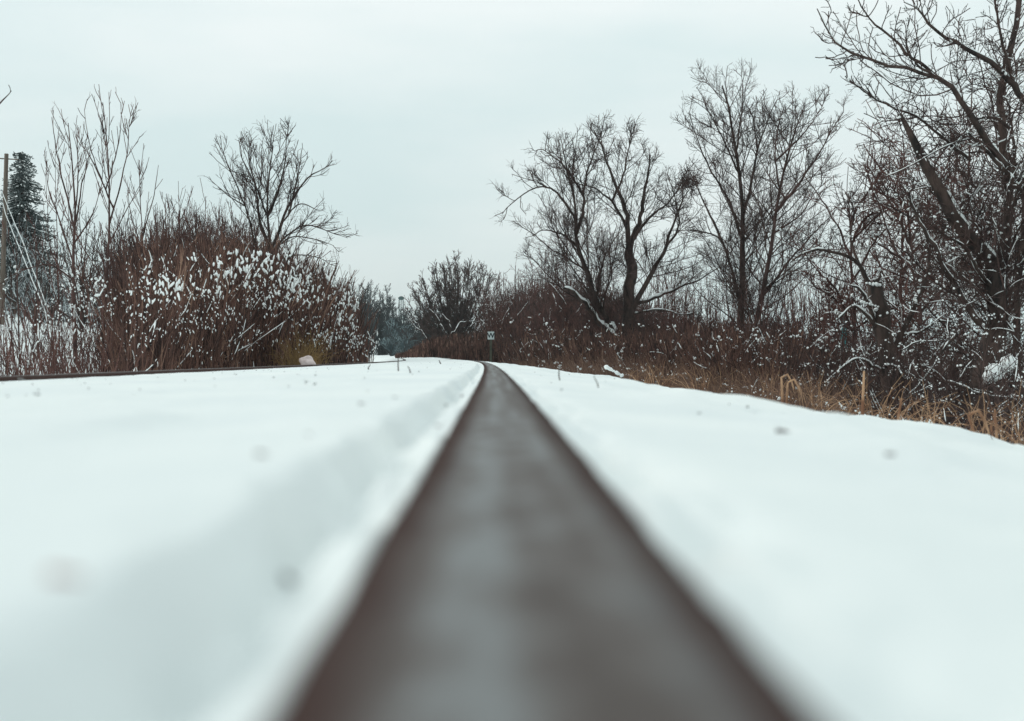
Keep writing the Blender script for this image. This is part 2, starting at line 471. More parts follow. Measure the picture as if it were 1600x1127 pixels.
# ------------------------------------------------------------------ the two rails
def rail(name, u0, z0, label):
    # half profile of the head, web and foot (metres): x, z, u
    prof = [(-0.0665, -0.172, -3.0), (-0.0665, -0.163, -2.8), (-0.012, -0.140, -2.4), (-0.009, -0.060, -2.0), (-0.014, -0.048, -1.8), (-0.0365, -0.040, -1.55),
            (-0.0375, -0.018, -1.25), (-0.0365, -0.0105, -1.12), (-0.0335, -0.0055, -1.0), (-0.0285, -0.0026, -0.86), (-0.021, -0.0010, -0.62), (-0.010, -0.0002, -0.3), (0, 0, 0)]
    prof = prof + [(-a, b_, -c) for a, b_, c in prof[-2::-1]]
    yy = np.concatenate([np.linspace(-5, 0, 60, endpoint=False), np.linspace(0, 8, 500, endpoint=False), np.linspace(8, 75, 260)])
    pr = np.array(prof)
    k_ = len(pr)
    c = xc(yy)
    V = np.zeros((len(yy), k_, 3))
    wob = (vn(np.arange(k_)[None, :] * 3.7 + u0 * 10, yy[:, None] * 55) + vn(np.arange(k_)[None, :] * 1.7, yy[:, None] * 11)) * 0.0012
    V[..., 0] = (c + u0)[:, None] + pr[None, :, 0] * (1 + wob * 12)
    V[..., 1] = yy[:, None]
    V[..., 2] = pr[None, :, 1] + z0 + grade(yy)[:, None] + wob * (np.abs(pr[None, :, 2]) > 0.55)
    idx = np.arange(len(yy) * k_).reshape(len(yy), k_)
    q = np.stack([idx[:-1, :-1], idx[:-1, 1:], idx[1:, 1:], idx[1:, :-1]], -1).reshape(-1, 4)
    o = mesh_obj(name, V.reshape(-1, 3), q, M['rail'])
    uvl = o.data.uv_layers.new(name='UVMap')
    UVv = np.stack([np.broadcast_to(pr[None, :, 2], (len(yy), k_)), np.broadcast_to(yy[:, None], (len(yy), k_))], -1).reshape(-1, 2)
    li = np.zeros(len(o.data.loops), dtype=np.int32)
    o.data.loops.foreach_get('vertex_index', li)
    uvl.data.foreach_set('uv', UVv[li].astype(np.float32).ravel())
    tag(o, label, 'rail')
    return o
rail('rail', 0.0, 0.0, 'wide brown and grey steel rail running away from the viewer in the middle')
rail_l = rail('rail', -1.505, -0.016, 'thin distant rusty rail across the snow on the left')
tag(rail_l)
# a joint bar bolt under the head of the left rail, near the left edge of the photo
def joint(px, py):
    yb = (1.505 - 0.042) * FPX / (770 - px)
    bm = bmesh.new()
    bmesh.ops.create_cone(bm, cap_ends=True, segments=6, radius1=0.011, radius2=0.011, depth=0.018)
    r_ = bmesh.ops.create_cone(bm, cap_ends=True, segments=10, radius1=0.006, radius2=0.006, depth=0.034)
    for v in bm.verts:
        v.co = Vector((v.co.z, v.co.x, v.co.y))
    me = bpy.data.meshes.new('bolt'); bm.to_mesh(me); bm.free(); me.materials.append(M['rail'])
    o = link(bpy.data.objects.new('bolt', me))
    o.location = (float(xc(yb)) - 1.462, yb, -0.016 - 0.016)
    o.parent = rail_l
joint(32, 600)

# ------------------------------------------------------------------ trees
def tree_obj(name, origin, wood, crown, snow, m_wood, m_crown, label, cat='tree', group=None, m_snow=None, crown_name='crown'):
    """wood, crown: lists of (P,R,sides); snow: (verts, quads, tris)"""
    t = empty(name, origin)
    v, q = tubes(wood)
    if len(v): mesh_obj('trunk', v, q, M[m_wood], t, origin=origin)
    v, q = tubes(crown)
    if len(v): mesh_obj(crown_name, v, q, M[m_crown], t, origin=origin)
    if snow is not None and len(snow[0]):
        tag(mesh_obj('snow_cover', snow[0], snow[1], M[m_snow or 'snow_lump'], t, tris=snow[2], origin=origin), kind='stuff')
    tag(t, label, cat, group)
    return t

def merge_snow(tube_groups, blob_list):
    v, q = tubes(tube_groups)
    V, T, off = [v], [], len(v)
    for bv, bt in blob_list:
        V.append(bv); T.append(bt + off); off += len(bv)
    return np.concatenate(V), q, (np.concatenate(T) if T else None)

def traced_tree(name, z, limbs, spec, label, seed, dz=0.12, **kw):
    """limbs: list of (pixel polyline, width at base px, width at tip px[, depth drift, snow]) seen at distance z"""
    rng = np.random.default_rng(seed)
    k_ = z / FPX
    Ps, Rs, cov, sds = [], [], [], []
    for i, lb in enumerate(limbs):
        pl, w0, w1 = lb[0], lb[1], lb[2]
        drift = lb[3] if len(lb) > 3 else rng.uniform(-1, 1)
        sn = lb[4] if len(lb) > 4 else spec.get('snow', 0)
        total = sum(math.dist(pl[j], pl[j + 1]) for j in range(len(pl) - 1)) * k_
        pts = []
        acc = 0
        start = lb[5] if len(lb) > 5 else 0.0
        for j, (px, py) in enumerate(pl):
            if j: acc += math.dist(pl[j - 1], pl[j]) * k_
            pts.append(P3(px, py, z + start + drift * dz * acc * 2.2))
        # keep the base in the ground
        if i == 0 or sn == 'root':
            b0 = pts[0]
        w_ = (np.array(w0, float) if isinstance(w0, (list, tuple)) else np.linspace(w0, w1 * 0.8, len(pl)) * spec.get('wk', 0.78)) * k_ / 2
        p, r_ = resample(pts, w_, 40)
        cut = 40 - int(40 * spec.get('trim', 0.0) * (1 if lb[2] < 6 else 0))
        p, r_ = resample(p[:cut:3], r_[:cut:3], 16)
        if spec.get('trim', 0) and lb[2] < 6: r_ = r_ * np.linspace(1, 0.6, 16)
        cr = np.cumsum(rng.normal(size=p.shape), axis=0); cr -= np.linspace(0, 1, 16)[:, None] * cr[-1]
        jit = rng.normal(size=p.shape) * (r_[:, None] * spec.get('knob', 0.25)) + cr * min(total, 4.0) * spec.get('crook', 0.006) * (0.35 if i == 0 else 1)
        jit[0] = 0
        p = p + jit
        if i:            # seat the limb on the nearest wood already built
            prev = np.concatenate(Ps)
            dd = np.linalg.norm(prev - p[0], axis=1)
            kk = int(np.argmin(dd))
            if dd[kk] < 32 * k_:
                p = p + (prev[kk] - p[0]) * ((1 - np.linspace(0, 1, 16)) ** 1.6)[:, None]
        Ps.append(p); Rs.append(r_ * (1 + rng.normal(size=16) * 0.05)); cov.append(sn)
    P0, R0 = np.array(Ps), np.array(Rs)
    base = P0[0, 0].copy()
    wood = [(P0, R0, 9)]
    crown, lv = [], (P0, R0)
    allP, allR = [P0], [R0]
    for li, g_ in enumerate(spec['levels']):
        P2, R2 = grow(rng, lv[0], lv[1], **g_)
        (wood if li == 0 and spec.get('first_wood', False) else crown).append((P2, R2, 5 if li == 0 else 3))
        allP.append(P2); allR.append(R2)
        if spec.get('both', False) and li < 2:
            # next level grows from this level and, sparsely, from the wood
            pass
        lv = (P2, R2)
    if 'extra' in spec:
        P2, R2 = grow(rng, P0, R0, **spec['extra'])
        crown.append((P2, R2, 3))
    groups, bl = [], []
    for j, cv in enumerate(cov):
        if cv:
            a, b_ = snow_tubes(rng, P0[j:j + 1], R0[j:j + 1], m=34, cover=cv, thick=spec.get('sthick', 0.8))
            groups.append((a, b_, 6))
    ts = spec.get('twig_snow', 0)
    if ts:
        for PP, RR in zip(allP[1:3], allR[1:3]):
            sel = rng.random(len(PP)) < ts
            if sel.any():
                a, b_ = snow_tubes(rng, PP[sel], RR[sel], m=12, cover=0.55, thick=0.9, rmin=spec.get('smin', 0.008))
                groups.append((a, b_, 4))
    nb = spec.get('blobs', 0)
    if nb:
        src = allP[2] if len(allP) > 2 and len(allP[2]) else allP[1]
        zc = spec.get('blob_top', 1e9)
        C = pick_points(rng, src, nb)
        C = C[C[:, 2] < zc]
        bl.append(blobs(rng, C + UP * 0.01, rng.uniform(0.4, 1.0, len(C)) ** 1.5 * spec.get('blob_r', 0.03), elong=0.7, tilt=1.5))
    return tree_obj(name, tuple(base), wood, crown, merge_snow(groups, bl) if (groups or bl) else None, kw.pop('m_wood', 'bark'), kw.pop('m_crown', 'twig'), label, **kw)

def lv(dens, t0, ang, lenf, up, wig, n_, lmin, lmax, rk, rmin, **k_):
    d = dict(dens=dens, t0=t0, ang=ang, lenf=lenf, up=up, wig=wig, n_=n_, lmin=lmin, lmax=lmax, rk=rk, rmin=rmin)
    d.update(k_)
    return d

def below(px, z):      # pixel row at which the ground lies at distance z
    x, y, h = gx(px, z)
    return 560 - (h - 0.12 - CAMH) * FPX / z

# --- right: two slender trees
Z = 32
sp = dict(levels=[lv(5.4, 0.18, (28, 58), 0.50, 0.08, 0.13, 7, 0.4, 2.2, 0.008, 0.008),
                  lv(8.0, 0.15, (28, 60), 0.52, 0.05, 0.17, 5, 0.2, 1.0, 0.006, 0.0050),
                  lv(13.0, 0.05, (28, 60), 0.7, 0.03, 0.16, 5, 0.2, 0.7, 0.004, 0.0032)],
          extra=lv(4.0, 0.35, (30, 60), 0.10, 0.12, 0.12, 4, 0.15, 0.5, 0.007, 0.004), snow=0, knob=0.15, trim=0.05, wk=0.68, crook=0.004)
traced_tree('bare_tree', Z, [
    ([(1154, below(1154, Z)), (1158, 500), (1161, 430), (1162, 370), (1160, 300), (1150, 235), (1140, 170), (1126, 125), (1114, 92)], 22, 3, 0.1),
    ([(1160, 470), (1146, 420), (1128, 375), (1100, 362), (1060, 358)], 9, 3, -0.6),
    ([(1128, 378), (1112, 340), (1092, 300), (1076, 262)], 7, 3, 0.8),
    ([(1161, 360), (1140, 305), (1112, 262), (1090, 210), (1070, 160)], 8, 2.5, 0.5),
    ([(1163, 345), (1176, 290), (1186, 230), (1204, 180), (1222, 140)], 8, 2.5, -0.4),
    ([(1150, 235), (1160, 180), (1162, 140), (1158, 100)], 5, 2, 0.6),
    ([(1155, 270), (1130, 215), (1104, 170), (1092, 130)], 5, 2, -0.6),
    ([(1186, 235), (1180, 190), (1186, 150)], 4, 2, 0.8)],
    sp, 'tall slender bare tree with a straight dark trunk, left of its leaning neighbour', 11, m_crown='twig')
Z = 31
traced_tree('bare_tree', Z, [
    ([(1172, below(1172, Z)), (1183, 510), (1195, 450), (1206, 395), (1214, 335), (1226, 270), (1240, 215), (1254, 175), (1270, 132)], 18, 2.5, 0.2),
    ([(1214, 335), (1240, 300), (1268, 262), (1296, 215), (1328, 160)], 9, 2.5, -0.7),
    ([(1192, 455), (1226, 410), (1262, 375), (1300, 335), (1318, 315)], 7, 2.5, 0.6),
    ([(1210, 360), (1248, 335), (1280, 295), (1312, 268)], 5, 2, 0.9),
    ([(1222, 290), (1214, 240), (1218, 190), (1232, 150)], 5, 2, -0.5),
    ([(1232, 250), (1262, 210), (1284, 170), (1300, 135)], 5, 2, 0.3),
    ([(1220, 300), (1196, 265), (1180, 230)], 4, 2, -0.9)],
    dict(sp, snow=0.12), 'bare tree leaning right with a reddish snow-flecked trunk, beside a straighter trunk', 12, m_wood='bark_red', m_crown='twig')

# --- right: the large many-limbed tree
Z = 38
sp = dict(levels=[lv(5.2, 0.20, (25, 60), 0.50, 0.06, 0.15, 8, 0.5, 3.0, 0.009, 0.010),
                  lv(7.5, 0.12, (25, 58), 0.50, 0.03, 0.16, 6, 0.3, 1.5, 0.006, 0.0056),
                  lv(13.0, 0.05, (25, 55), 0.7, 0.01, 0.15, 5, 0.25, 0.9, 0.004, 0.0036)],
          extra=lv(2.5, 0.15, (30, 70), 0.12, 0.08, 0.15, 4, 0.2, 0.7, 0.007, 0.005), knob=0.3, sthick=1.0, trim=0.03, wk=0.68)
traced_tree('spreading_tree', Z, [
    ([(976, below(976, Z)), (980, 520), (984, 460), (986, 400), (986, 380)], 38, 20, 0.0, 0),
    ([(986, 400), (998, 345), (1008, 300), (1014, 262), (1016, 228)], 15, 5, 0.3, 0),
    ([(986, 392), (980, 350), (966, 305), (950, 262), (934, 215), (918, 190)], 14, 3, -0.5, 0),
    ([(982, 355), (962, 318), (940, 300), (908, 288), (876, 284)], 8, 3, 0.7, 0),
    ([(970, 548), (945, 500), (922, 445), (908, 390), (902, 340), (898, 300), (884, 250), (872, 205)], 18, 3, -0.3, 0.45),
    ([(906, 375), (916, 330), (918, 280), (930, 235), (952, 200)], 9, 3, 0.5, 0),
    ([(904, 365), (886, 325), (862, 300), (832, 300), (800, 318), (776, 345)], 7, 2.5, -0.6, 0),
    ([(898, 300), (880, 262), (850, 235), (828, 240)], 6, 2.5, 0.8, 0),
    ([(966, 536), (940, 510), (915, 480), (896, 458), (880, 450)], 12, 6, -1.4, 1.0),
    ([(984, 505), (1006, 460), (1034, 415), (1052, 365), (1066, 320), (1085, 280)], 16, 4, 0.5, 0),
    ([(1028, 425), (1050, 380), (1064, 350), (1052, 300), (1040, 262)], 8, 3, -0.8, 0),
    ([(990, 375), (1012, 340), (1040, 318), (1064, 290), (1080, 250)], 9, 3, -0.5, 0),
    ([(1020, 490), (1050, 468), (1080, 445), (1104, 432), (1132, 412)], 9, 4, -0.9, 0.6),
    ([(1012, 500), (1040, 486), (1066, 492), (1090, 486)], 5, 3, -1.2, 0.7),
    ([(905, 400), (880, 372), (850, 362), (826, 372)], 6, 3, 0.9, 0),
    ([(968, 310), (982, 262), (984, 220), (994, 190)], 6, 2.5, 0.9, 0)],
    sp, 'large spreading bare tree with crooked limbs and a snow-lined broken limb low left', 21)

# dense ball of twigs in that tree's right side
def twig_ball(px, py, z, rpx, seed, label):
    rng = np.random.default_rng(seed)
    c = P3(px, py, z); r_ = rpx * z / FPX
    n0 = 90
    d = unit(rng.normal(size=(n0, 3)))
    s0 = c + rng.normal(size=(n0, 3)) * r_ * 0.25
    P = np.zeros((n0, 5, 3)); P[:, 0] = s0
    for k_ in range(1, 5):
        d = unit(d + rng.normal(size=d.shape) * 0.35)
        P[:, k_] = P[:, k_ - 1] + d * r_ * 0.28
    R = np.full((n0, 5), 0.006)
    P2, R2 = grow(rng, P, R, 14, 0.1, (30, 80), 0.5, 0, 0.3, 4, 0.1, 0.3, 0.007, 0.004)
    v, q = tubes([(P, R, 3), (P2, R2, 3)])
    o = mesh_obj('twig_nest', v, q, M['twig'], origin=tuple(c))
    tag(o, label, 'nest')
twig_ball(1078, 286, 36, 20, 5, 'dark dense clump of twigs caught in the branches between the large trees')

# --- right: near tree at the right edge of the photo
Z = 13
sp = dict(levels=[lv(11.0, 0.08, (30, 75), 0.45, 0.05, 0.20, 8, 0.3, 1.8, 0.007, 0.005),
                  lv(11.5, 0.10, (30, 70), 0.42, 0.03, 0.20, 5, 0.12, 0.55, 0.007, 0.0032),
                  lv(9.0, 0.10, (30, 75), 0.45, 0.0, 0.22, 4, 0.05, 0.22, 0.006, 0.0026)],
          extra=lv(7.0, 0.2, (40, 80), 0.10, 0.04, 0.18, 4, 0.1, 0.45, 0.008, 0.003), knob=0.25, snow=0.3, wk=0.68,
          twig_snow=0.12, smin=0.005, blobs=650, blob_r=0.017, sthick=0.55)
traced_tree('gnarled_tree', Z, [
    ([(1538, below(1538, Z)), (1542, 700), (1546, 640), (1552, 570), (1562, 500), (1560, 440), (1545, 400), (1510, 360), (1480, 310), (1452, 260), (1428, 215), (1408, 176)], [70, 60, 52, 44, 31, 25, 23, 21, 19, 16, 12, 5], 9, 0.0, 0.5),
    ([(1555, 520), (1572, 440), (1582, 360), (1584, 270), (1582, 190), (1584, 110), (1592, 40), (1596, -40)], 30, 14, 0.6, 0.2),
    ([(1584, 270), (1556, 238), (1520, 196), (1496, 160), (1474, 128), (1440, 116), (1400, 100), (1362, 92), (1322, 76), (1298, 52), (1278, 12)], 17, 3, -0.25, 0.55),
    ([(1446, 118), (1420, 88), (1390, 55), (1362, 30), (1338, -10)], 9, 3, 0.3, 0.2),
    ([(1474, 132), (1440, 108), (1422, 80), (1418, 50)], 8, 3, -0.9, 0.3),
    ([(1610, 160), (1588, 118), (1560, 92), (1530, 78), (1500, 58), (1470, 44), (1446, 20), (1425, -8)], 16, 4, -0.3, 0.7),
    ([(1534, 505), (1506, 468), (1482, 425), (1458, 375), (1436, 340), (1424, 300)], 16, 5, -0.9, 0.9),
    ([(1568, 470), (1534, 425), (1512, 388), (1490, 372)], 10, 5, -1.2, 0.8),
    ([(1520, 250), (1488, 226), (1456, 205), (1428, 180), (1400, 172), (1374, 160), (1346, 138), (1322, 118)], 8, 3, 0.5, 0.5),
    ([(1600, 300), (1570, 262), (1540, 232), (1512, 200)], 12, 6, -0.8, 0.8),
    ([(1582, 200), (1560, 184), (1530, 184), (1520, 178)], 9, 4, 0.7, 0.5),
    ([(1480, 596), (1506, 604), (1530, 616), (1560, 622), (1600, 626), (1640, 632)], 7, 9, -1.0, 1.0, -1.0),
    ([(1552, 660), (1570, 645), (1600, 648), (1640, 640)], 7, 8, -0.8, 1.0, -0.8),
    ([(1548, 690), (1572, 672), (1600, 660)], 5, 6, -0.8, 1.0, -0.8),
    ([(1500, 520), (1470, 560), (1440, 600), (1410, 630)], 8, 4, -0.8, 0.6),
    ([(1590, 120), (1572, 60), (1560, 10), (1556, -30)], 8, 4, -0.5, 0.3),
    ([(1585, 330), (1602, 280), (1625, 230)], 10, 5, -0.5, 0.6)],
    sp, 'nearest gnarled tree on the right with thick dark trunk and broken leaning top', 31)
# heavy patch of snow lodged in its fork
rng = np.random.default_rng(4)
# --- second trunk at the very edge
Z = 14.5
traced_tree('gnarled_tree', Z, [
    ([(1594, below(1594, Z)), (1592, 680), (1594, 600), (1590, 520), (1592, 440), (1600, 360), (1604, 260), (1612, 150)], 24, 12, 0.1, 0.2),
    ([(1592, 520), (1572, 480), (1560, 430), (1540, 380), (1536, 330), (1530, 280)], 9, 3, 0.5, 0.3),
    ([(1596, 430), (1620, 390), (1660, 350)], 9, 4, 0.3, 0.5),
    ([(1602, 300), (1580, 240), (1560, 190), (1552, 140)], 9, 3, 0.3, 0.4),
    ([(1604, 260), (1590, 200), (1572, 130), (1548, 60)], 8, 3, 0.8, 0.3)],
    dict(sp, blobs=160), 'thin upright dark trunk at the extreme right, behind the gnarled leaning tree', 32)

# --- right: the broken snag and its crooked side limbs
Z = 14
spz = dict(levels=[lv(6.0, 0.15, (35, 80), 0.45, 0.03, 0.20, 6, 0.2, 0.8, 0.008, 0.004),
                  lv(10.0, 0.10, (30, 75), 0.45, 0.02, 0.22, 5, 0.1, 0.4, 0.007, 0.0026),
                  lv(8.0, 0.10, (30, 75), 0.5, 0.0, 0.22, 4, 0.05, 0.18, 0.006, 0.0022)],
          extra=lv(6.0, 0.2, (40, 80), 0.14, 0.02, 0.2, 4, 0.1, 0.5, 0.008, 0.003), knob=0.16, snow=0.4,
          twig_snow=0.12, smin=0.005, blobs=220, blob_r=0.018)
traced_tree('broken_snag', Z, [
    ([(1398, below(1398, Z)), (1396, 640), (1390, 580), (1382, 520), (1372, 470), (1368, 442)], [36, 32, 30, 27, 28, 24], 27, 0.0, 0.0),
    ([(1392, 560), (1410, 520), (1428, 486), (1446, 440), (1452, 400), (1446, 350)], 14, 5, 0.5, 0.3),
    ([(1362, 470), (1350, 440), (1340, 412), (1316, 400), (1288, 392), (1256, 396), (1236, 410)], 11, 3, -0.5, 0.2),
    ([(1384, 530), (1360, 496), (1336, 478), (1310, 500)], 8, 4, -1.3, 0.9),
    ([(1396, 640), (1412, 600), (1400, 576), (1382, 572)], 10, 7, -1.6, 1.0),
    ([(1390, 590), (1362, 572), (1340, 560), (1310, 580), (1290, 600)], 7, 3, -1.2, 0.7),
    ([(1362, 446), (1358, 436), (1352, 424), (1350, 418)], 9, 2, -0.3, 0), ([(1374, 446), (1378, 434), (1377, 424)], 9, 2, 0.3, 0), ([(1368, 500), (1356, 470), (1344, 452), (1330, 446)], 10, 4, -1.6, 0.8),
    ([(1342, 415), (1330, 370), (1334, 330), (1322, 300)], 6, 3, 0.6, 0.1),
    ([(1410, 524), (1440, 520), (1470, 500), (1500, 505)], 6, 3, -0.8, 0.8)],
    spz, 'thick broken-off dark stump standing upright with a flat snow-capped top and crooked side limbs', 33)

# --- right: tangled thorny small trees filling the gaps
for i, (px, z, top, lean) in enumerate([(1342, 20, 300, -10), (1450, 19, 210, -25), (1560, 20, 190, 10), (1500, 23, 120, 15), (1410, 25, 260, 5)]):
    rng = np.random.default_rng(60 + i)
    yb = below(px, z)
    limbs = [([(px, yb), (px + lean * 0.3, 500), (px + lean, (500 + top) / 2 + 20), (px + lean * 1.5, top)], 12, 2.5, 0.1, 0.2)]
    for s in range(7):
        y0 = rng.uniform(330, 520)
        sd_ = -1 if s % 2 else 1
        x0 = px + lean * (540 - y0) / 300
        limbs.append(([(x0, y0), (x0 + sd_ * rng.uniform(12, 30), y0 - rng.uniform(20, 50)), (x0 + sd_ * rng.uniform(35, 70), y0 - rng.uniform(50, 95)), (x0 + sd_ * rng.uniform(45, 95), y0 - rng.uniform(90, 170))], 6, 2, rng.uniform(-1, 1), 0.25))
    traced_tree('thorn_tree', z, limbs,
        dict(levels=[lv(9.0, 0.08, (35, 80), 0.55, 0.03, 0.20, 7, 0.4, 1.7, 0.007, 0.006),
                     lv(8.5, 0.10, (30, 75), 0.50, 0.02, 0.24, 5, 0.18, 0.7, 0.007, 0.0042),
                     lv(5.0, 0.10, (30, 75), 0.5, 0.0, 0.22, 4, 0.06, 0.3, 0.006, 0.0033)],
             knob=0.25, twig_snow=0.08, smin=0.008, blobs=420, blob_r=0.026),
        ['small tangled thorn tree just left of the snow-capped broken stump', 'tangled thorn tree with reddish twigs behind the leaning broken limb on the right',
         'dense thorn tree behind the thick trunk at the right edge', 'taller thorn tree reaching high among the right-hand branches',
         'thorn tree directly behind the snow-capped broken stump'][i],
        70 + i, m_wood='bark_red', m_crown='twig_red', group='tangled thorn trees on the right')

# --- left trees
spl = dict(levels=[lv(3.8, 0.25, (18, 38), 0.38, 0.14, 0.07, 6, 0.3, 1.6, 0.006, 0.0050),
                   lv(4.6, 0.15, (18, 40), 0.42, 0.12, 0.10, 5, 0.15, 0.7, 0.006, 0.0038),
                   lv(5.0, 0.1, (20, 40), 0.6, 0.1, 0.1, 4, 0.12, 0.4, 0.005, 0.0024)], knob=0.12, trim=0.08, wk=0.6, crook=0.003)
Z = 20
traced_tree('young_tree', Z, [
    ([(162, below(162, Z)), (166, 480), (170, 420), (172, 350), (172, 280), (169, 215), (163, 160), (163, 122)], 11, 2, 0.0),
    ([(172, 345), (186, 290), (200, 235), (206, 190), (214, 150)], 5, 2, 0.5),
    ([(172, 330), (152, 270), (138, 215), (134, 160)], 4.5, 2, -0.5),
    ([(171, 300), (185, 240), (192, 195), (190, 150)], 4, 1.8, 0.9),
    ([(173, 380), (205, 320), (232, 270)], 4, 1.8, -0.7),
    ([(170, 300), (146, 250), (118, 205)], 4, 1.8, 0.6)],
    spl, 'tallest slim young tree on the left with upswept twigs and a straight stem', 41, m_wood='bark_red', m_crown='twig_red')
Z = 23
traced_tree('young_tree', Z, [
    ([(122, below(122, Z)), (118, 470), (118, 400), (120, 330), (116, 260), (110, 200), (108, 160)], 13, 2, 0.0),
    ([(120, 370), (104, 300), (92, 245), (86, 195), (80, 170)], 6, 2, 0.5),
    ([(120, 350), (132, 290), (144, 235), (154, 205)], 5, 2, -0.5),
    ([(119, 400), (98, 340), (80, 290), (76, 240)], 5, 2, 0.9),
    ([(120, 330), (126, 260), (122, 200), (126, 170)], 4, 2, -0.9),
    ([(118, 450), (80, 420), (40, 425), (0, 445)], 5, 3, -1.2, 0.3),
    ([(120, 380), (150, 330), (160, 290)], 5, 2, 0.3)],
    dict(spl, blobs=60, blob_r=0.04, blob_top=1.5), 'multi-stemmed bushy young tree left of the tallest slim one', 42, m_wood='bark_red', m_crown='twig_red')
Z = 24
traced_tree('young_tree', Z, [
    ([(236, below(236, Z)), (232, 460), (226, 380), (222, 310), (219, 220)], 7, 2, 0.0),
    ([(225, 370), (240, 320), (248, 275), (250, 250)], 4, 2, 0.6),
    ([(226, 390), (208, 340), (200, 290)], 3.5, 2, -0.7)],
    spl, 'thin short young tree with a single straight stem, right of the tallest slim one', 43, m_wood='bark_red', m_crown='twig_red')
for i, (px, top, z) in enumerate([(262, 290, 23), (283, 255, 25), (300, 300, 22), (325, 280, 26), (350, 300, 27), (188, 320, 26), (60, 330, 24), (30, 350, 22), (372, 310, 26), (92, 215, 26)]):
    traced_tree('sapling', z, [
        ([(px + 4, below(px, z)), (px + 2, 470), (px, 400), (px - 2, (400 + top) / 2), (px - 3, top)], 5, 1.6, 0.0),
        ([(px + 1, 430), (px + 14, 380), (px + 20, top + 45)], 3, 1.6, 0.6),
        ([(px + 1, 410), (px - 14, 370), (px - 18, top + 40)], 3, 1.6, -0.6)],
        dict(spl, blobs=0), ['sapling tip rising from the left thicket beside the short young tree', 'tallest of the thin saplings over the left thicket', 'low thin sapling in the middle of the left thicket',
        'thin sapling with forked tips over the left thicket', 'sapling between the thicket crest and the spreading lone tree', 'sapling just right of the tallest slim young tree',
        'sapling in front of the dark spruce', 'sapling close to the utility pole', 'sapling touching the left side of the spreading lone tree', 'tall thin sapling behind the multi-stemmed young tree'][i],
        80 + i, m_wood='bark_red', m_crown='twig_red', group='saplings in the left thicket')
Z = 30
traced_tree('bare_tree', Z, [
    ([(424, below(424, Z)), (426, 480), (424, 400), (420, 340), (420, 290), (426, 240), (434, 195)], 13, 2, 0.0),
    ([(424, 400), (408, 345), (402, 300), (388, 250), (398, 205)], 8, 2, 0.5),
    ([(425, 420), (396, 375), (384, 325), (366, 280), (350, 240), (345, 215)], 7, 2, -0.5),
    ([(426, 400), (444, 350), (462, 305), (486, 275), (510, 262), (530, 240)], 8, 2, -0.6),
    ([(430, 408), (448, 378), (478, 352), (515, 362), (554, 376)], 6, 2, 0.6),
    ([(430, 412), (456, 396), (490, 400), (524, 418)], 5, 2, -0.9),
    ([(432, 402), (460, 372), (500, 376), (530, 388)], 4.5, 2, 0.2),
    ([(421, 330), (440, 280), (448, 230), (452, 190)], 6, 2, 0.8),
    ([(422, 350), (406, 300), (380, 245), (376, 205)], 5, 2, -0.8),
    ([(444, 350), (470, 320), (500, 330), (512, 320)], 4, 2, 0.9),
    ([(384, 330), (360, 310), (338, 290)], 3.5, 2, 0.4),
    ([(450, 335), (466, 270), (474, 215)], 4.5, 2, 0.2)],
    dict(levels=[lv(5.6, 0.15, (22, 52), 0.48, 0.08, 0.10, 6, 0.3, 1.7, 0.007, 0.0070),
                 lv(6.0, 0.12, (22, 48), 0.46, 0.06, 0.13, 5, 0.15, 0.75, 0.006, 0.0046),
                 lv(12.0, 0.05, (22, 52), 0.7, 0.04, 0.14, 5, 0.2, 0.6, 0.004, 0.0030)], knob=0.15, trim=0.04, crook=0.004, wk=0.7),
    'lone spreading bare tree above the left thicket with drooping right-hand branches', 44, m_crown='twig')

# branch tips entering at the top left from a tree outside the frame
traced_tree('bare_tree', 11, [
    ([(-90, below(-90, 11)), (-84, 500), (-80, 380), (-78, 260), (-72, 120), (-66, 20)], 22, 8, 0.0),
    ([(-78, 240), (-45, 205), (-15, 178), (8, 162), (22, 144)], 8, 1.6, -0.2),
    ([(-74, 140), (-50, 115), (-25, 104), (-6, 92)], 6, 2, 0.0),
    ([(-78, 220), (-110, 170), (-140, 120)], 8, 2, 0.0)],
    dict(levels=[lv(2.0, 0.3, (25, 45), 0.3, 0.1, 0.1, 5, 0.1, 0.4, 0.007, 0.003)], knob=0.1),
    'tree mostly outside the left edge with one bare twig poking into the sky', 45)

# ------------------------------------------------------------------ generic bushy trees from a base point (far ones)
def fan_tree(name, px, z, w_px, top, n_limb, spec, label, seed, group=None, base_row=None, mats=('bark', 'twig'), trunk_w=6, spread=1.0, snow=0.0):
    rng = np.random.default_rng(seed)
    k_ = z / FPX
    yb = below(px, z) if base_row is None else base_row
    H = yb - top
    limbs = []
    for i in range(n_limb):
        a = (i + 0.5) / n_limb * 2 - 1
        a = a + rng.uniform(-0.12, 0.12)
        ex = px + a * w_px / 2
        ey = top + H * 0.72 * (1 - math.sqrt(max(0.0, 1 - min(1, abs(a)) ** 2.0))) + rng.uniform(-0.03, 0.05) * H
        s0 = yb - H * rng.uniform(0.02, 0.14)
        limbs.append(([(px + a * 6, s0 if i else yb), (px + a * w_px * 0.16, yb - (yb - ey) * 0.33), (px + a * w_px * 0.36, yb - (yb - ey) * 0.68), (ex, ey)], trunk_w if i == n_limb // 2 else trunk_w * 0.7, 1.2, rng.uniform(-1.2, 1.2), snow))
    limbs[0], limbs[n_limb // 2] = limbs[n_limb // 2], limbs[0]
    return traced_tree(name, z, limbs, spec, label, seed, group=group, m_wood=mats[0], m_crown=mats[1], dz=0.16)

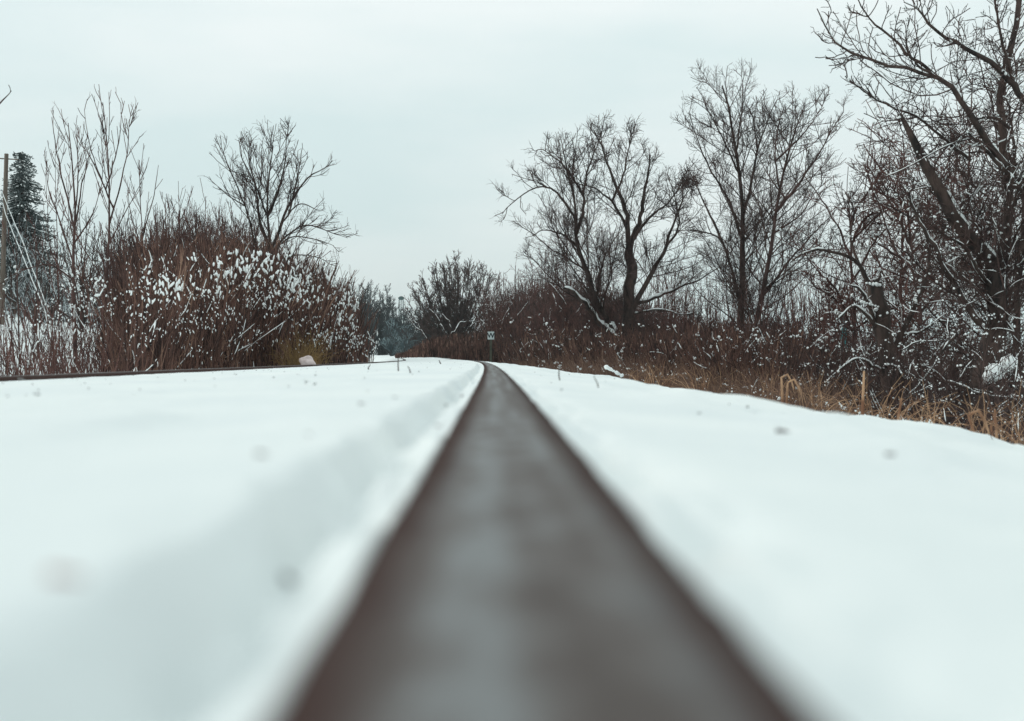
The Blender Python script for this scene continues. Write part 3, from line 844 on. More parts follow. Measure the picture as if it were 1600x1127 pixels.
spf = dict(levels=[lv(4.2, 0.1, (20, 50), 0.30, 0.10, 0.12, 5, 0.3, 1.4, 0.009, 0.014),
                   lv(5.0, 0.1, (20, 45), 0.5, 0.08, 0.14, 4, 0.3, 1.2, 0.009, 0.012),
                   lv(4.0, 0.1, (20, 45), 0.55, 0.06, 0.14, 3, 0.2, 0.7, 0.009, 0.011)], knob=0.2)
fan_tree('domed_tree', 712, 92, 176, 408, 44, spf, 'broad dome-shaped bare tree in the distance behind the whistle post', 50, mats=('bark', 'twig'), trunk_w=4, base_row=572)
# sprawling snow-lined branches at its foot
spb = dict(levels=[lv(1.2, 0.3, (25, 60), 0.3, 0.05, 0.15, 5, 0.2, 0.8, 0.009, 0.01)], knob=0.9, sthick=0.8, crook=0.02)
for i, ls in enumerate([
    [([(672, 560), (664, 528), (650, 512), (636, 494)], 2.2, 1.3, 0.3, 0.7), ([(664, 524), (655, 510), (645, 500)], 2.2, 1.3, 0.3, 0.7)],
    [([(700, 560), (694, 520), (682, 496), (664, 480)], 2.2, 1.3, 0.3, 0.7), ([(704, 556), (711, 522), (702, 504), (690, 490)], 2.2, 1.3, 0.3, 0.7), ([(711, 524), (720, 505), (732, 500), (746, 503)], 2.2, 1.3, 0.3, 0.7)],
    [([(730, 560), (736, 516), (750, 503), (765, 500)], 2.2, 1.3, 0.3, 0.7), ([(800, 540), (796, 498), (790, 484), (800, 476), (790, 470), (770, 478), (742, 480)], 2.2, 1.3, 0.3, 0.7), ([(797, 497), (808, 494), (822, 490)], 2.2, 1.3, 0.3, 0.7)]]):
    traced_tree('fallen_branch', 80, ls, spb, ['snow-lined sprawling branch left of the domed tree foot', 'forked snow-lined branch in front of the domed tree', 'crooked snow-lined branches right of the domed tree, above the whistle post'][i], 90 + i, cat='branch', m_wood='bark', group='snow-lined sprawling branches', m_snow='far_snowy' if False else None)

# far dark wood left of the gap, individual trees
far = [(556, 120, 60, 448), (580, 130, 56, 448), (602, 135, 50, 458), (629, 150, 40, 494), (570, 110, 50, 470), (596, 112, 46, 478), (618, 118, 44, 492), (645, 130, 50, 480), (672, 125, 50, 470)]
for i, (px, z, w_, top) in enumerate(far):
    fan_tree('far_tree', px, z, w_, top, 9, dict(levels=[lv(4.5, 0.05, (20, 55), 0.4, 0.08, 0.14, 5, 0.5, 2.0, 0.012, 0.022), lv(6.5, 0.05, (20, 55), 0.5, 0.06, 0.16, 4, 0.4, 1.2, 0.012, 0.018)], knob=0.2),
        ['far dark tree closest to the left thicket', 'highest rounded far tree left of the gap', 'far rounded tree between the thicket and the water tower', 'far tree directly below the water tower', 'lower dark tree beside the end of the left thicket',
         'lower far tree in the middle of the dark group', 'low far tree beside the snow-covered spruces', 'far tree right of the water tower', 'far tree half hidden by the dome-shaped tree'][i],
        100 + i, group='far dark trees in the gap', mats=('far_grey_hazed', 'far_grey_hazed'), trunk_w=4, base_row=575)
# snow laden bluish shrubs below them
for i, (px, z, w_, top) in enumerate([(612, 85, 34, 500), (632, 90, 36, 508), (645, 80, 30, 532), (658, 78, 26, 536)]):
    fan_tree('snowy_shrub', px, z, w_, top, 9, dict(levels=[lv(5, 0.1, (25, 55), 0.4, 0.02, 0.18, 5, 0.3, 1.0, 0.012, 0.014), lv(5, 0.1, (25, 60), 0.5, 0.0, 0.2, 4, 0.2, 0.6, 0.012, 0.012)], knob=0.2),
        ['tall bluish snow-laden shrub nearest the left thicket at the gap', 'tall bluish snow-laden shrub in the centre of the gap', 'low white frosted shrub in the gap', 'low white frosted shrub beside the brown hedge'][i],
        120 + i, group='snow-laden shrubs in the gap', mats=('far_grey_hazed', 'far_snowy'), trunk_w=2.5, base_row=572)
# grey snowy trees behind the left thicket
bk = [(25, 45, 120, 330), (78, 50, 110, 370), (130, 48, 100, 330), (185, 52, 110, 360), (235, 47, 100, 380), (285, 50, 110, 350), (325, 46, 90, 340), (375, 48, 90, 350), (60, 40, 90, 400), (215, 40, 90, 410)]
for i, (px, z, w_, top) in enumerate(bk):
    brown = px > 240 or px == 130
    fan_tree('snowy_tree', px, z, w_, top, 10, dict(levels=[lv(3.6, 0.15, (22, 55), 0.4, 0.05, 0.14, 6, 0.4, 1.6, 0.008, 0.009), lv(5.0, 0.1, (25, 60), 0.45, 0.03, 0.16, 5, 0.2, 0.8, 0.008, 0.0065), lv(3.0, 0.1, (25, 60), 0.5, 0.03, 0.16, 3, 0.15, 0.5, 0.008, 0.006)], knob=0.2),
        ['snow-dusted tree behind the utility pole', 'snow-dusted tree right of the dark spruce', 'bare brown tree behind the multi-stemmed young tree', 'snow-dusted tree behind the tallest slim young tree', 'snow-dusted tree behind the short young tree',
         'brown bare tree behind the left edge of the dense thicket', 'brown bare tree behind the middle of the dense thicket', 'brown bare tree behind the lone spreading tree', 'low snow-dusted tree at the foot of the spruce', 'low snow-dusted tree on the snowy slope'][i],
        140 + i, group='trees behind the left thicket', mats=('bark', 'twig' if brown else 'snowy_twig'), trunk_w=6)
# brushy trees behind the right thicket
for i, (px, z, w_, top) in enumerate([(800, 62, 90, 418), (850, 55, 80, 395), (880, 50, 90, 372), (935, 48, 90, 400), (765, 75, 60, 432), (1050, 44, 90, 420), (1100, 40, 70, 445), (1240, 36, 80, 450), (1300, 30, 80, 420)]):
    fan_tree('brush_tree', px, z, w_, top, 9, dict(levels=[lv(4.6, 0.12, (20, 55), 0.42, 0.07, 0.15, 5, 0.3, 1.4, 0.007, 0.0075), lv(5.0, 0.1, (25, 55), 0.45, 0.06, 0.16, 4, 0.2, 0.7, 0.007, 0.006)], knob=0.2, twig_snow=0.02, smin=0.012),
        ['brushy tree just right of the domed tree', 'brushy tree under the long left limb of the spreading tree', 'tall brushy tree left of the snow-lined broken limb', 'brushy tree directly behind the leaning limbs of the spreading tree', 'small brushy tree above the whistle post',
         'brushy tree right of the spreading tree trunk', 'low brushy tree left of the straight slender trunk', 'low brushy tree right of the leaning slender trunk', 'brushy tree left of the broken stump'][i],
        160 + i, group='brushy trees behind the right thicket', mats=('bark_red', 'twig_red'), trunk_w=4)

# spruce on the left
def spruce(px, z, top, w_px, label, seed):
    rng = np.random.default_rng(seed)
    x, y, h = gx(px, z)
    ht = CAMH + (560 - top) * z / FPX - h
    t = empty('spruce_tree', (x, y, h))
    P = np.array([[[0, 0, -0.2], [0.02, 0, ht * 0.5], [0, 0.02, ht]]], float); R = np.array([[0.22, 0.12, 0.02]])
    v, q = tubes([(P, R, 8)])
    mesh_obj('trunk', v, q, M['bark'], t)
    n0 = 420
    hh = ht * (0.08 + 0.92 * rng.random(n0) ** 0.85)
    az = rng.random(n0) * 2 * np.pi
    wr = w_px / 2 * z / FPX
    L = wr * (1.06 - hh / ht) ** 0.8 * rng.uniform(0.7, 1.15, n0) + 0.12
    d = np.stack([np.cos(az), np.sin(az), np.full(n0, 0.1)], 1)
    P = np.zeros((n0, 6, 3)); P[:, 0, 2] = hh
    for k_ in range(1, 6):
        d = unit(d - UP * (0.16 if k_ < 4 else -0.12))
        P[:, k_] = P[:, k_ - 1] + d * (L / 5)[:, None]
    R = np.linspace(0.03, 0.012, 6)[None].repeat(n0, 0)
    P2, R2 = grow(rng, P, R, 9, 0.1, (40, 75), 0.3, -0.06, 0.1, 4, 0.15, 0.5, 0.02, 0.02)
    P3_, R3 = grow(rng, P2, R2, 14, 0.0, (35, 60), 0.4, -0.02, 0.1, 3, 0.08, 0.2, 0.06, 0.014)
    v, q = tubes([(P, R, 4), (P2, R2, 3), (P3_, R3, 3)])
    mesh_obj('crown', v, q, M['needle'], t)
    sel = rng.random(len(P)) < 0.55
    a, b_ = snow_tubes(rng, P[sel], R[sel], m=12, cover=0.5, thick=1.2, rmin=0.03)
    v, q = tubes([(a, b_, 5)])
    mesh_obj('snow_cover', v, q, M['snow_lump'], t)
    tag(t, label, 'tree')
spruce(38, 60, 240, 165, 'dark pointed spruce beside the utility pole', 9)

# utility pole
def pole():
    z = 42
    base = P3(6, below(6, z), z); topp = P3(14, 242, z)
    t = empty('utility_pole', tuple(base))
    P = np.array([[base, base * 0.5 + topp * 0.5, topp]]); R = np.array([[0.08, 0.07, 0.06]])
    v, q = tubes([(P, R, 12)])
    mesh_obj('pole', v, q, M['pole'], t, origin=tuple(base))
    c = P3(14, 250, z)
    P = np.array([[c + np.array([-0.35, 0, 0.02]), c, c + np.array([0.35, 0, -0.02])]]); R = np.full((1, 3), 0.018)
    v, q = tubes([(P, R, 6)])
    mesh_obj('crossarm', v, q, M['pole'], t, origin=tuple(base))
    for s in (-0.33, 0.33):
        P = np.array([[c + np.array([s, 0, 0.0]), c + np.array([s, 0, 0.05]), c + np.array([s, 0, 0.09])]]); R = np.array([[0.022, 0.028, 0.012]])
        v, q = tubes([(P, R, 8)])
        mesh_obj('insulator', v, q, M['plate'], t, origin=tuple(base))
    tag(t, 'tall wooden utility pole at the left edge, leaning slightly', 'utility pole')
pole()
# long snow-coated stems leaning across the spruce
for i, pl in enumerate([[(4, 300), (18, 345), (40, 400), (58, 445), (74, 486), (84, 560)], [(8, 304), (26, 345), (48, 402), (64, 446), (76, 484), (90, 565)]]):
    traced_tree('leaning_stem', 30 + i * 0.4, [(pl[::-1], 2.8, 1.6, 0.0, 0.0)], dict(levels=[lv(1.2, 0.2, (30, 60), 0.15, 0.0, 0.15, 5, 0.2, 0.6, 0.008, 0.006)], knob=0.1),
        ['snow-coated stem leaning across the spruce, left of a parallel one', 'snow-coated stem leaning across the spruce, right of a parallel one'][i], 200 + i, cat='branch', m_wood='snow_lump', m_crown='snowy_twig', group='leaning snow-coated stems')

# ------------------------------------------------------------------ thickets
def stems(rng, x, y, zb, ht, rr, n_=6, lean=0.10, wig=0.05, droop=0.0):
    N = len(x)
    d = unit(np.stack([rng.normal(size=N) * lean, rng.normal(size=N) * lean, np.ones(N)], 1))
    P = np.zeros((N, n_, 3)); P[:, 0] = np.stack([x, y, zb - 0.03], 1)
    for k_ in range(1, n_):
        d = unit(d + rng.normal(size=d.shape) * wig - UP * droop * k_ / n_)
        P[:, k_] = P[:, k_ - 1] + d * (ht / (n_ - 1))[:, None]
    R = rr[:, None] * np.linspace(1, 0.45, n_)[None]
    return P, R

def col_depth(px, u):
    """distance at which the column px crosses the line at lateral distance u from the rail"""
    b_ = (px - 770) / FPX - 0.003
    disc = b_ ** 2 + 4 * 0.0007 * (u + 0.007)
    rt = np.sqrt(np.where(disc < 0, np.nan, disc))
    return np.where(u > 0, (-b_ + rt) / 0.0014, (-b_ - rt) / 0.0014)

def region(rng, N, px0, px1, u0, u1, ymax=130, dens=None):
    """points px-uniform between two columns, at a lateral distance u0..u1 from the rail"""
    px = rng.uniform(px0, px1, N)
    if dens is not None:
        keep = rng.random(N) < np.interp(px, dens[0], dens[1])
        px = px[keep]
    u = rng.uniform(min(u0, u1), max(u0, u1), len(px))
    y = col_depth(px, u)
    ok = np.isfinite(y)
    px, y = px[ok], np.clip(y[ok], 4, ymax)
    x = (px - 770) * y / FPX
    return px, x, y

def brush(name, rng, px, x, y, tops, hvar, rpx, levels, mat, label, lean=0.10, wig=0.05, cat='thicket', droop=0.0, rlim=(0.003, 0.03), minh=0.15):
    zt = CAMH + (560 - np.interp(px, tops[0], tops[1])) * y / FPX
    zb = ground(x, y)
    ht = np.maximum((zt - zb) * rng.uniform(hvar[0], hvar[1], len(x)), minh)
    rr = np.clip(rpx * y / FPX * rng.uniform(0.6, 1.3, len(x)), *rlim)
    P, R = stems(rng, x, y, zb, ht, rr, lean=lean, wig=wig, droop=droop)
    gs = [(P, R, 4)]
    cur = (P, R)
    for l_ in levels:
        P2, R2 = grow(rng, cur[0], cur[1], **l_)
        gs.append((P2, R2, 3)); cur = (P2, R2)
    v, q = tubes(gs)
    o = mesh_obj(name, v, q, M[mat])
    tag(o, label, cat, kind='stuff')
    return o, gs

rng = np.random.default_rng(300)
LT = ([-50, 100, 200, 250, 300, 380, 430, 500, 550, 580, 605], [470, 455, 418, 388, 378, 382, 400, 425, 462, 515, 548])
# dense red-brown thicket, left
px, x, y = region(rng, 5000, 185, 604, -2.7, -5.2, 75, ([185, 270, 604], [0.15, 1, 1]))
thL, gL = brush('thicket', rng, px, x, y, LT, (0.62, 1.08), 1.05, [lv(2.2, 0.25, (14, 48), 0.35, 0.13, 0.12, 4, 0.15, 1.2, 0.006, 0.004)], 'brown',
               'dense red-brown thicket of upright stems beside the left rail, topped with snow tufts', lean=0.09, wig=0.085)
# sparse stems far left
px, x, y = region(rng, 430, -40, 262, -2.9, -6.0, 40)
thS, gS = brush('open_brush', rng, px, x, y, LT, (0.5, 1.05), 0.9, [lv(2.2, 0.2, (18, 50), 0.4, 0.12, 0.1, 5, 0.2, 1.0, 0.006, 0.003), lv(2.5, 0.2, (18, 50), 0.4, 0.1, 0.1, 3, 0.1, 0.5, 0.006, 0.0025)], 'twig_red',
               'loose open brush of thin reddish stems at the far left with snow showing through', lean=0.22, wig=0.07)
# second, taller brush behind on the left
px, x, y = region(rng, 1100, 180, 470, -6.0, -9.0, 60)
brush('back_brush', rng, px, x, y, ([180, 250, 330, 420, 470], [365, 345, 335, 370, 410]), (0.5, 1.08), 0.9, [lv(2.2, 0.3, (15, 50), 0.35, 0.12, 0.12, 4, 0.2, 1.2, 0.006, 0.005), lv(2.5, 0.2, (18, 50), 0.4, 0.1, 0.12, 3, 0.15, 0.6, 0.006, 0.005)], 'far_brown',
      'taller dark brush standing behind the dense left thicket', lean=0.12)
# the snowy slope's brush
px, x, y = region(rng, 420, -60, 250, -13, -20, 70)
brush('slope_brush', rng, px, x, y, ([-60, 250], [430, 420]), (0.35, 1.0), 0.9, [lv(1.6, 0.2, (20, 50), 0.4, 0.1, 0.1, 4, 0.3, 1.2, 0.006, 0.006)], 'snowy_twig',
      'grey frosted undergrowth on the snowy slope behind the left brush', lean=0.2)

# snow tufts on the left thicket: one mesh under the thicket (hundreds of them)
def tufts(rng, spots, zf, spx, elong, tilt, parent, name='snow_tufts'):
    C, S = [], []
    for (x0, x1, y0a, y1a, y0b, y1b, N, s0, s1) in spots:
        px = np.clip(np.repeat(rng.uniform(x0, x1, N // 4 + 1), 4)[:N] + rng.normal(size=N) * 7, x0, x1)
        f = (px - x0) / (x1 - x0)
        py = rng.normal(size=N) * 6 + y0a + (y0b - y0a) * f + np.repeat(rng.beta(1.4, 2.2, N // 4 + 1), 4)[:N] * ((y1a - y0a) * (1 - f) + (y1b - y0b) * f)
        uu = rng.uniform(min(zf), max(zf), N)
        yy = col_depth(px, uu)
        ok = np.isfinite(yy)
        px, py, yy = px[ok], py[ok], np.clip(yy[ok], 5, 80)
        N = len(px)
        C.append(np.stack([(px - 770) * yy / FPX, yy, CAMH + (560 - py) * yy / FPX], 1))
        S.append(rng.uniform(s0, s1, N) * yy / FPX)
    C = np.concatenate(C); S = np.concatenate(S) * 0.72
    v, f_ = blobs(rng, C, S, elong=rng.uniform(elong[0], elong[1], len(C)), tilt=tilt, flat=0.8, fine=False)
    o = mesh_obj(name, v, None, M['snow_lump'], parent, tris=f_)
    tag(o, kind='stuff')
    return o
rng = np.random.default_rng(310)
tufts(rng, [(200, 350, 440, 500, 385, 470, 75, 1.4, 3.2), (340, 470, 380, 460, 395, 490, 170, 1.4, 3.3), (440, 560, 400, 500, 440, 540, 170, 1.2, 3.0),
            (200, 560, 400, 580, 440, 570, 700, 0.6, 1.5), (490, 600, 515, 545, 525, 560, 230, 0.6, 1.5)], (-2.42, -2.68), None, (1.5, 3.4), 0.36, thL)
tufts(rng, [(-10, 220, 440, 585, 440, 580, 260, 0.8, 2.3), (70, 190, 400, 520, 400, 520, 26, 2.0, 3.6)], (-2.9, -4.5), None, (0.8, 1.9), 0.7, thS)

# right thickets
RT = ([640, 700, 760, 790, 830, 900, 950, 1000, 1060, 1100, 1250, 1350, 1450, 1650], [540, 532, 520, 455, 440, 440, 452, 468, 488, 498, 502, 505, 500, 510])
rng = np.random.default_rng(320)
# far hedge left of the whistle post and beyond
N = 2600
px = rng.uniform(618, 830, N); y = rng.uniform(62, 80, N); x = (px - 770) * y / FPX
brush('far_hedge', rng, px, x, y, ([610, 640, 670, 700, 760, 790, 830], [560, 546, 530, 524, 520, 505, 490]), (0.35, 1.1), 0.9, [lv(2.0, 0.2, (15, 50), 0.4, 0.1, 0.1, 4, 0.2, 0.7, 0.008, 0.010)], 'brown',
      'low red-brown hedge across the end of the track behind the whistle post', lean=0.14)
px, x, y = region(rng, 6000, 770, 1260, 5.4, 9.0, 85)
brush('back_thicket', rng, px, x, y, RT, (0.4, 1.05), 1.0, [lv(2.4, 0.2, (18, 55), 0.4, 0.08, 0.12, 4, 0.15, 1.0, 0.006, 0.005), lv(2.0, 0.2, (18, 55), 0.4, 0.08, 0.12, 3, 0.15, 0.5, 0.006, 0.005)], 'far_brown',
      'darker taller thicket behind the spreading bare tree', lean=0.16, wig=0.08)
px, x, y = region(rng, 3800, 775, 1230, 2.9, 4.3, 75)
RF = ([775, 830, 900, 1000, 1100, 1230], [530, 512, 512, 516, 512, 512])
t_ = brush('thicket', rng, px, x, y, RF, (0.45, 1.08), 1.0, [lv(3.0, 0.2, (18, 60), 0.4, 0.06, 0.14, 4, 0.15, 0.8, 0.006, 0.004)], 'brown',
      'red-brown thicket along the right side in front of the spreading bare tree', lean=0.2, wig=0.09)
thR, gR = t_
px, x, y = region(rng, 4600, 1130, 1660, 3.4, 8.5, 60)
t_ = brush('bramble', rng, px, x, y, RT, (0.35, 1.03), 0.85, [lv(3.0, 0.15, (25, 75), 0.5, 0.0, 0.16, 5, 0.15, 0.8, 0.006, 0.003), lv(2.0, 0.15, (25, 75), 0.5, 0.0, 0.16, 4, 0.1, 0.4, 0.006, 0.0026)], 'twig',
      'tangled dark brambles below the gnarled trees on the right', lean=0.30, wig=0.12)
thB, gB = t_
# thin tall whips in front of the sky
px, x, y = region(rng, 420, 1000, 1420, 5.0, 9.0, 60)
brush('tall_whips', rng, px, x, y, ([1000, 1100, 1200, 1300, 1420], [400, 420, 440, 380, 330]), (0.5, 1.05), 0.55, [lv(1.6, 0.4, (12, 35), 0.3, 0.15, 0.08, 4, 0.2, 0.9, 0.005, 0.004)], 'twig_red',
      'thin upright whips rising against the sky between the right-hand trees', lean=0.10)

def twig_snow(rng, P, R, frac, parent, rmin, name='snow_on_twigs'):
    sel = rng.random(len(P)) < frac
    a, b_ = snow_tubes(rng, P[sel], R[sel], m=10, cover=0.6, thick=1.2, rmin=rmin)
    v, q = tubes([(a, b_, 4)])
    tag(mesh_obj(name, v, q, M['snow_lump'], parent), kind='stuff')

def scatter_snow(rng, x0, x1, tops, bot, ur, N, s0, s1, parent, elong=(0.7, 1.1), name='snow_tufts', power=1.0):
    px = np.repeat(rng.uniform(x0, x1, N // 3 + 1), 3)[:N] + rng.normal(size=N) * 2.5
    tp = np.interp(px, tops[0], tops[1]) + 12
    bt = np.interp(px, bot[0], bot[1])
    py = tp + (bt - tp) * np.repeat(rng.random(N // 3 + 1), 3)[:N] ** power + rng.normal(size=N) * 1.6
    uu = np.repeat(rng.uniform(*ur, N // 3 + 1), 3)[:N]
    yy = np.clip(col_depth(px, uu), 5, 75)
    C = np.stack([(px - 770) * yy / FPX, yy, CAMH + (560 - py) * yy / FPX], 1)
    S = (s0 + (s1 - s0) * rng.random(N) ** 2.5) * yy / FPX
    v, f_ = blobs(rng, C, S, elong=rng.uniform(*elong, N), tilt=0.9, rough=0.34)
    o = mesh_obj(name, v, None, M['snow_lump'], parent, tris=f_)
    tag(o, kind='stuff')
rng = np.random.default_rng(330)
BOT = ([780, 870, 1000, 1200, 1400, 1650], [560, 575, 590, 620, 660, 690])
scatter_snow(rng, 800, 1200, ([800, 1200], [485, 500]), BOT, (2.8, 3.2), 420, 0.4, 2.1, thR)
twig_snow(rng, *gR[1][:2], 0.05, thR, 0.006)
twig_snow(rng, *gB[1][:2], 0.09, thB, 0.0035)
twig_snow(rng, *gL[1][:2], 0.07, thL, 0.0035)
twig_snow(rng, *gS[1][:2], 0.10, thS, 0.005)
scatter_snow(rng, 1150, 1640, ([1150, 1640], [500, 470]), BOT, (3.0, 4.6), 1900, 0.4, 2.0, thB, elong=(0.4, 1.0))
scatter_snow(rng, 840, 1620, ([840, 1000, 1200, 1400, 1620], [552, 560, 596, 636, 676]), ([840, 1000, 1200, 1400, 1620], [572, 596, 634, 668, 705]), (2.0, 2.5), 520, 0.4, 2.2, thB, elong=(0.4, 1.0))

# dry grass along the foot of the right shoulder
def grass(name, rng, px, x, y, ht, rr, mat, label, lean, droop, kind='stuff', cat='grass'):
    P, R = stems(rng, x, y, ground(x, y), ht, rr, n_=8, lean=lean, wig=0.10, droop=droop)
    R = R * np.linspace(1, 0.5, 8)[None]
    v, q = tubes([(P, R, 3)])
    o = mesh_obj(name, v, q, M[mat]); tag(o, label, cat, kind=kind)
    return o
rng = np.random.default_rng(340)
px, x, y = region(rng, 6500, 800, 1320, 2.0, 3.0, 70)
hs = (np.interp(px, [800, 900, 1000, 1300], [14, 30, 42, 40]) * y / FPX) + 0.10 + np.clip((x - xc(y) - 1.6) * 0.55, 0, 1)
grass('dry_grass', rng, px, x, y, hs * rng.uniform(0.5, 1.0, len(x)), np.clip(0.6 * y / FPX, 0.0025, 0.012), 'brown_grass', 'brown dry grass strip between the snowy shoulder and the right thicket', 0.22, 0.25)
px, x, y = region(rng, 2300, 960, 1640, 1.9, 3.0, 45)
keep = vn(px * 0.045, y * 0.5) > 0.10
px, x, y = px[keep], x[keep], y[keep]
grass('tan_grass', rng, px, x, y, (0.12 + np.clip((x - xc(y) - 1.6) * 0.6, 0, 1) + 26 * y / FPX * rng.uniform(0.2, 1.0, len(x))), np.clip(1.3 * y / FPX, 0.003, 0.009), 'tan', 'bent tan grass tufts along the crest of the right snowy shoulder', 0.22, 0.42)
# brown stubble at the far right of the crest
px, x, y = region(rng, 1500, 820, 1620, 1.42, 2.0, 60, ([820, 1010, 1620], [1, 0.8, 0.3]))
grass('stubble', rng, px, x, y, rng.uniform(0.03, 0.12, len(x)), np.clip(0.5 * y / FPX, 0.002, 0.01), 'brown', 'short dark stubble poking through snow at the far right shoulder', 0.4, 0.3)

# a few individual thick dry stalks on the right
for i, (px, z, y0, y1, lab) in enumerate([(1352, 7.0, 660, 580, 'thick upright tan stalk in front of the broken stump'), (1411, 6.2, 690, 622, 'straight tan stalk right of the broken stump'),
        (1222, 9.5, 640, 590, 'tan stalk with a bent head left on the right shoulder'), (1558, 5.2, 715, 640, 'pinkish thin stalk in front of the thick right trunk'), (1552, 5.4, 712, 665, 'short leaning stalk beside the thick right trunk'),
        (1232, 9.3, 640, 598, 'short tan stalk beside the bent-headed one'), (1516, 5.6, 705, 650, 'curled orange stalk left of the thick right trunk')]):
    x, y, h = gx(px, z)
    rng = np.random.default_rng(400 + i)
    top = P3(px, y1, z); b0 = np.array([x, y, h - 0.04])
    mid = b0 * 0.5 + top * 0.5 + rng.normal(size=3) * 0.02 * np.array([1, 1, 0])
    p, r_ = resample([b0, mid, top], np.array([0.010, 0.009, 0.006]) * (z / 8), 9)
    P, R = p[None], r_[None]
    hd = np.array([[top, top + [0.04, 0, 0.02], top + [0.07, 0, -0.03], top + [0.085, 0, -0.08]]]) if 'bent' in lab or 'curled' in lab else None
    t = empty('dry_stalk', tuple(b0))
    v, q = tubes([(P, R, 6)])
    mesh_obj('stem', v, q, M['tan'], t, origin=tuple(b0))
    P2, R2 = grow(rng, P, R, 7, 0.3, (25, 55), 0.25, 0.0, 0.15, 5, 0.04, 0.16, 0.02, 0.002, droop=0.5)
    gs = [(P2, R2, 4)]
    if hd is not None: gs.append((hd, np.array([[0.006, 0.008, 0.006, 0.003]]) , 5))
    for PP, RR, ss in gs:
        for a_ in range(len(PP)):
            v, q = tubes([(PP[a_:a_ + 1], RR[a_:a_ + 1], ss)])
            mesh_obj('leaf', v, q, M['tan'], t, origin=tuple(b0))
    tag(t, lab, 'stalk', 'dry stalks on the right shoulder')

# golden grass clump and pale stone beyond the left rail
rng = np.random.default_rng(350)
N = 420
z = 18.0
px = rng.normal(468, 15, N); y = rng.uniform(17.0, 19.5, N); x = (px - 770) * y / FPX
o = grass('grass_clump', rng, px, x, y, 0.35 + rng.random(N) * 0.45, np.full(N, 0.0045), 'gold', 'golden dry grass clump beyond the left rail behind the pale stone', 0.16, 0.35, kind='thing')
def stone(name, px, py, z, r_, mat, label, cat, seed, sc3=(1, 1, 0.8), lift=0.3, group=None, atground=True):
    rng = np.random.default_rng(seed)
    p = P3(px, py, z)
    if atground: p[2] = float(ground(p[0], p[1])) + r_ * lift
    bm = bmesh.new(); bmesh.ops.create_icosphere(bm, subdivisions=3, radius=1.0)
    ph = rng.uniform(0, 9, 3)
    for v in bm.verts:
        c = v.co
        f = 1 + 0.22 * math.sin(2.3 * c.x + ph[0]) * math.cos(2.9 * c.y + ph[1]) + 0.16 * math.sin(4.1 * c.z + ph[2] + c.x * 2)
        v.co = Vector((c.x * sc3[0], c.y * sc3[1], c.z * sc3[2])) * f * r_
    me = bpy.data.meshes.new(name); bm.to_mesh(me); bm.free()
    for f in me.polygons: f.use_smooth = True
    me.materials.append(M[mat])
    o = link(bpy.data.objects.new(name, me)); o.location = p
    tag(o, label, cat, group)
    return o
zst = 14.6
stone('stone', 481, 566, zst, 0.085, 'pink_stone', 'pale pinkish stone just beyond the left rail in front of golden grass', 'stone', 1, (1, 0.8, 0.8), lift=0.75)
stone('stone', 466, 572, zst, 0.035, 'pink_stone', 'small pale stone left of the larger pinkish one', 'stone', 2, (1, 0.8, 0.8), lift=1.3)

# ------------------------------------------------------------------ whistle post
def whistle():
    z = 56
    x = (767 - 770) * z / FPX
    gz = float(ground(x, z))
    t = empty('whistle_post', (x, z, gz))
    sx, sh = 0.13, 0.155
    cz = CAMH + (560 - 524.5) * z / FPX - gz
    bm = bmesh.new(); bmesh.ops.create_cube(bm, size=1.0)
    for v in bm.verts: v.co = Vector((v.co.x * 0.10, v.co.y * 0.06, v.co.z * (cz + 0.2) + (cz - 0.2) / 2))
    bmesh.ops.bevel(bm, geom=bm.edges[:], offset=0.006, segments=1)
    me = bpy.data.meshes.new('post'); bm.to_mesh(me); bm.free(); me.materials.append(M['post'])
    o = link(bpy.data.objects.new('post', me)); o.parent = t
    bm = bmesh.new(); bmesh.ops.create_cube(bm, size=1.0)
    for v in bm.verts: v.co = Vector((v.co.x * sx * 2, v.co.y * 0.012 - 0.045, v.co.z * sh * 2 + cz))
    bmesh.ops.bevel(bm, geom=[e for e in bm.edges if abs(e.verts[0].co.y - e.verts[1].co.y) > 0.001], offset=0.03, segments=4)
    me = bpy.data.meshes.new('sign_plate'); bm.to_mesh(me); bm.free(); me.materials.append(M['plate'])
    pl = link(bpy.data.objects.new('sign_plate', me)); pl.parent = t
    cu = bpy.data.curves.new('letter', 'FONT'); cu.body = 'W'; cu.size = 0.27; cu.extrude = 0.003; cu.align_x = 'CENTER'; cu.align_y = 'CENTER'; cu.offset = 0.008
    tmp = bpy.data.objects.new('letter_curve', cu); sc.collection.objects.link(tmp)
    dg = bpy.context.evaluated_depsgraph_get()
    me = bpy.data.meshes.new_from_object(tmp.evaluated_get(dg))
    bpy.data.objects.remove(tmp)
    me.materials.clear(); me.materials.append(M['letter'])
    o = link(bpy.data.objects.new('letter', me)); o.parent = pl
    o.rotation_euler = (math.radians(90), 0, 0); o.location = (0, -0.056, cz - 0.005)
    tag(t, 'small white whistle sign with a black W on an olive post', 'sign')
whistle()

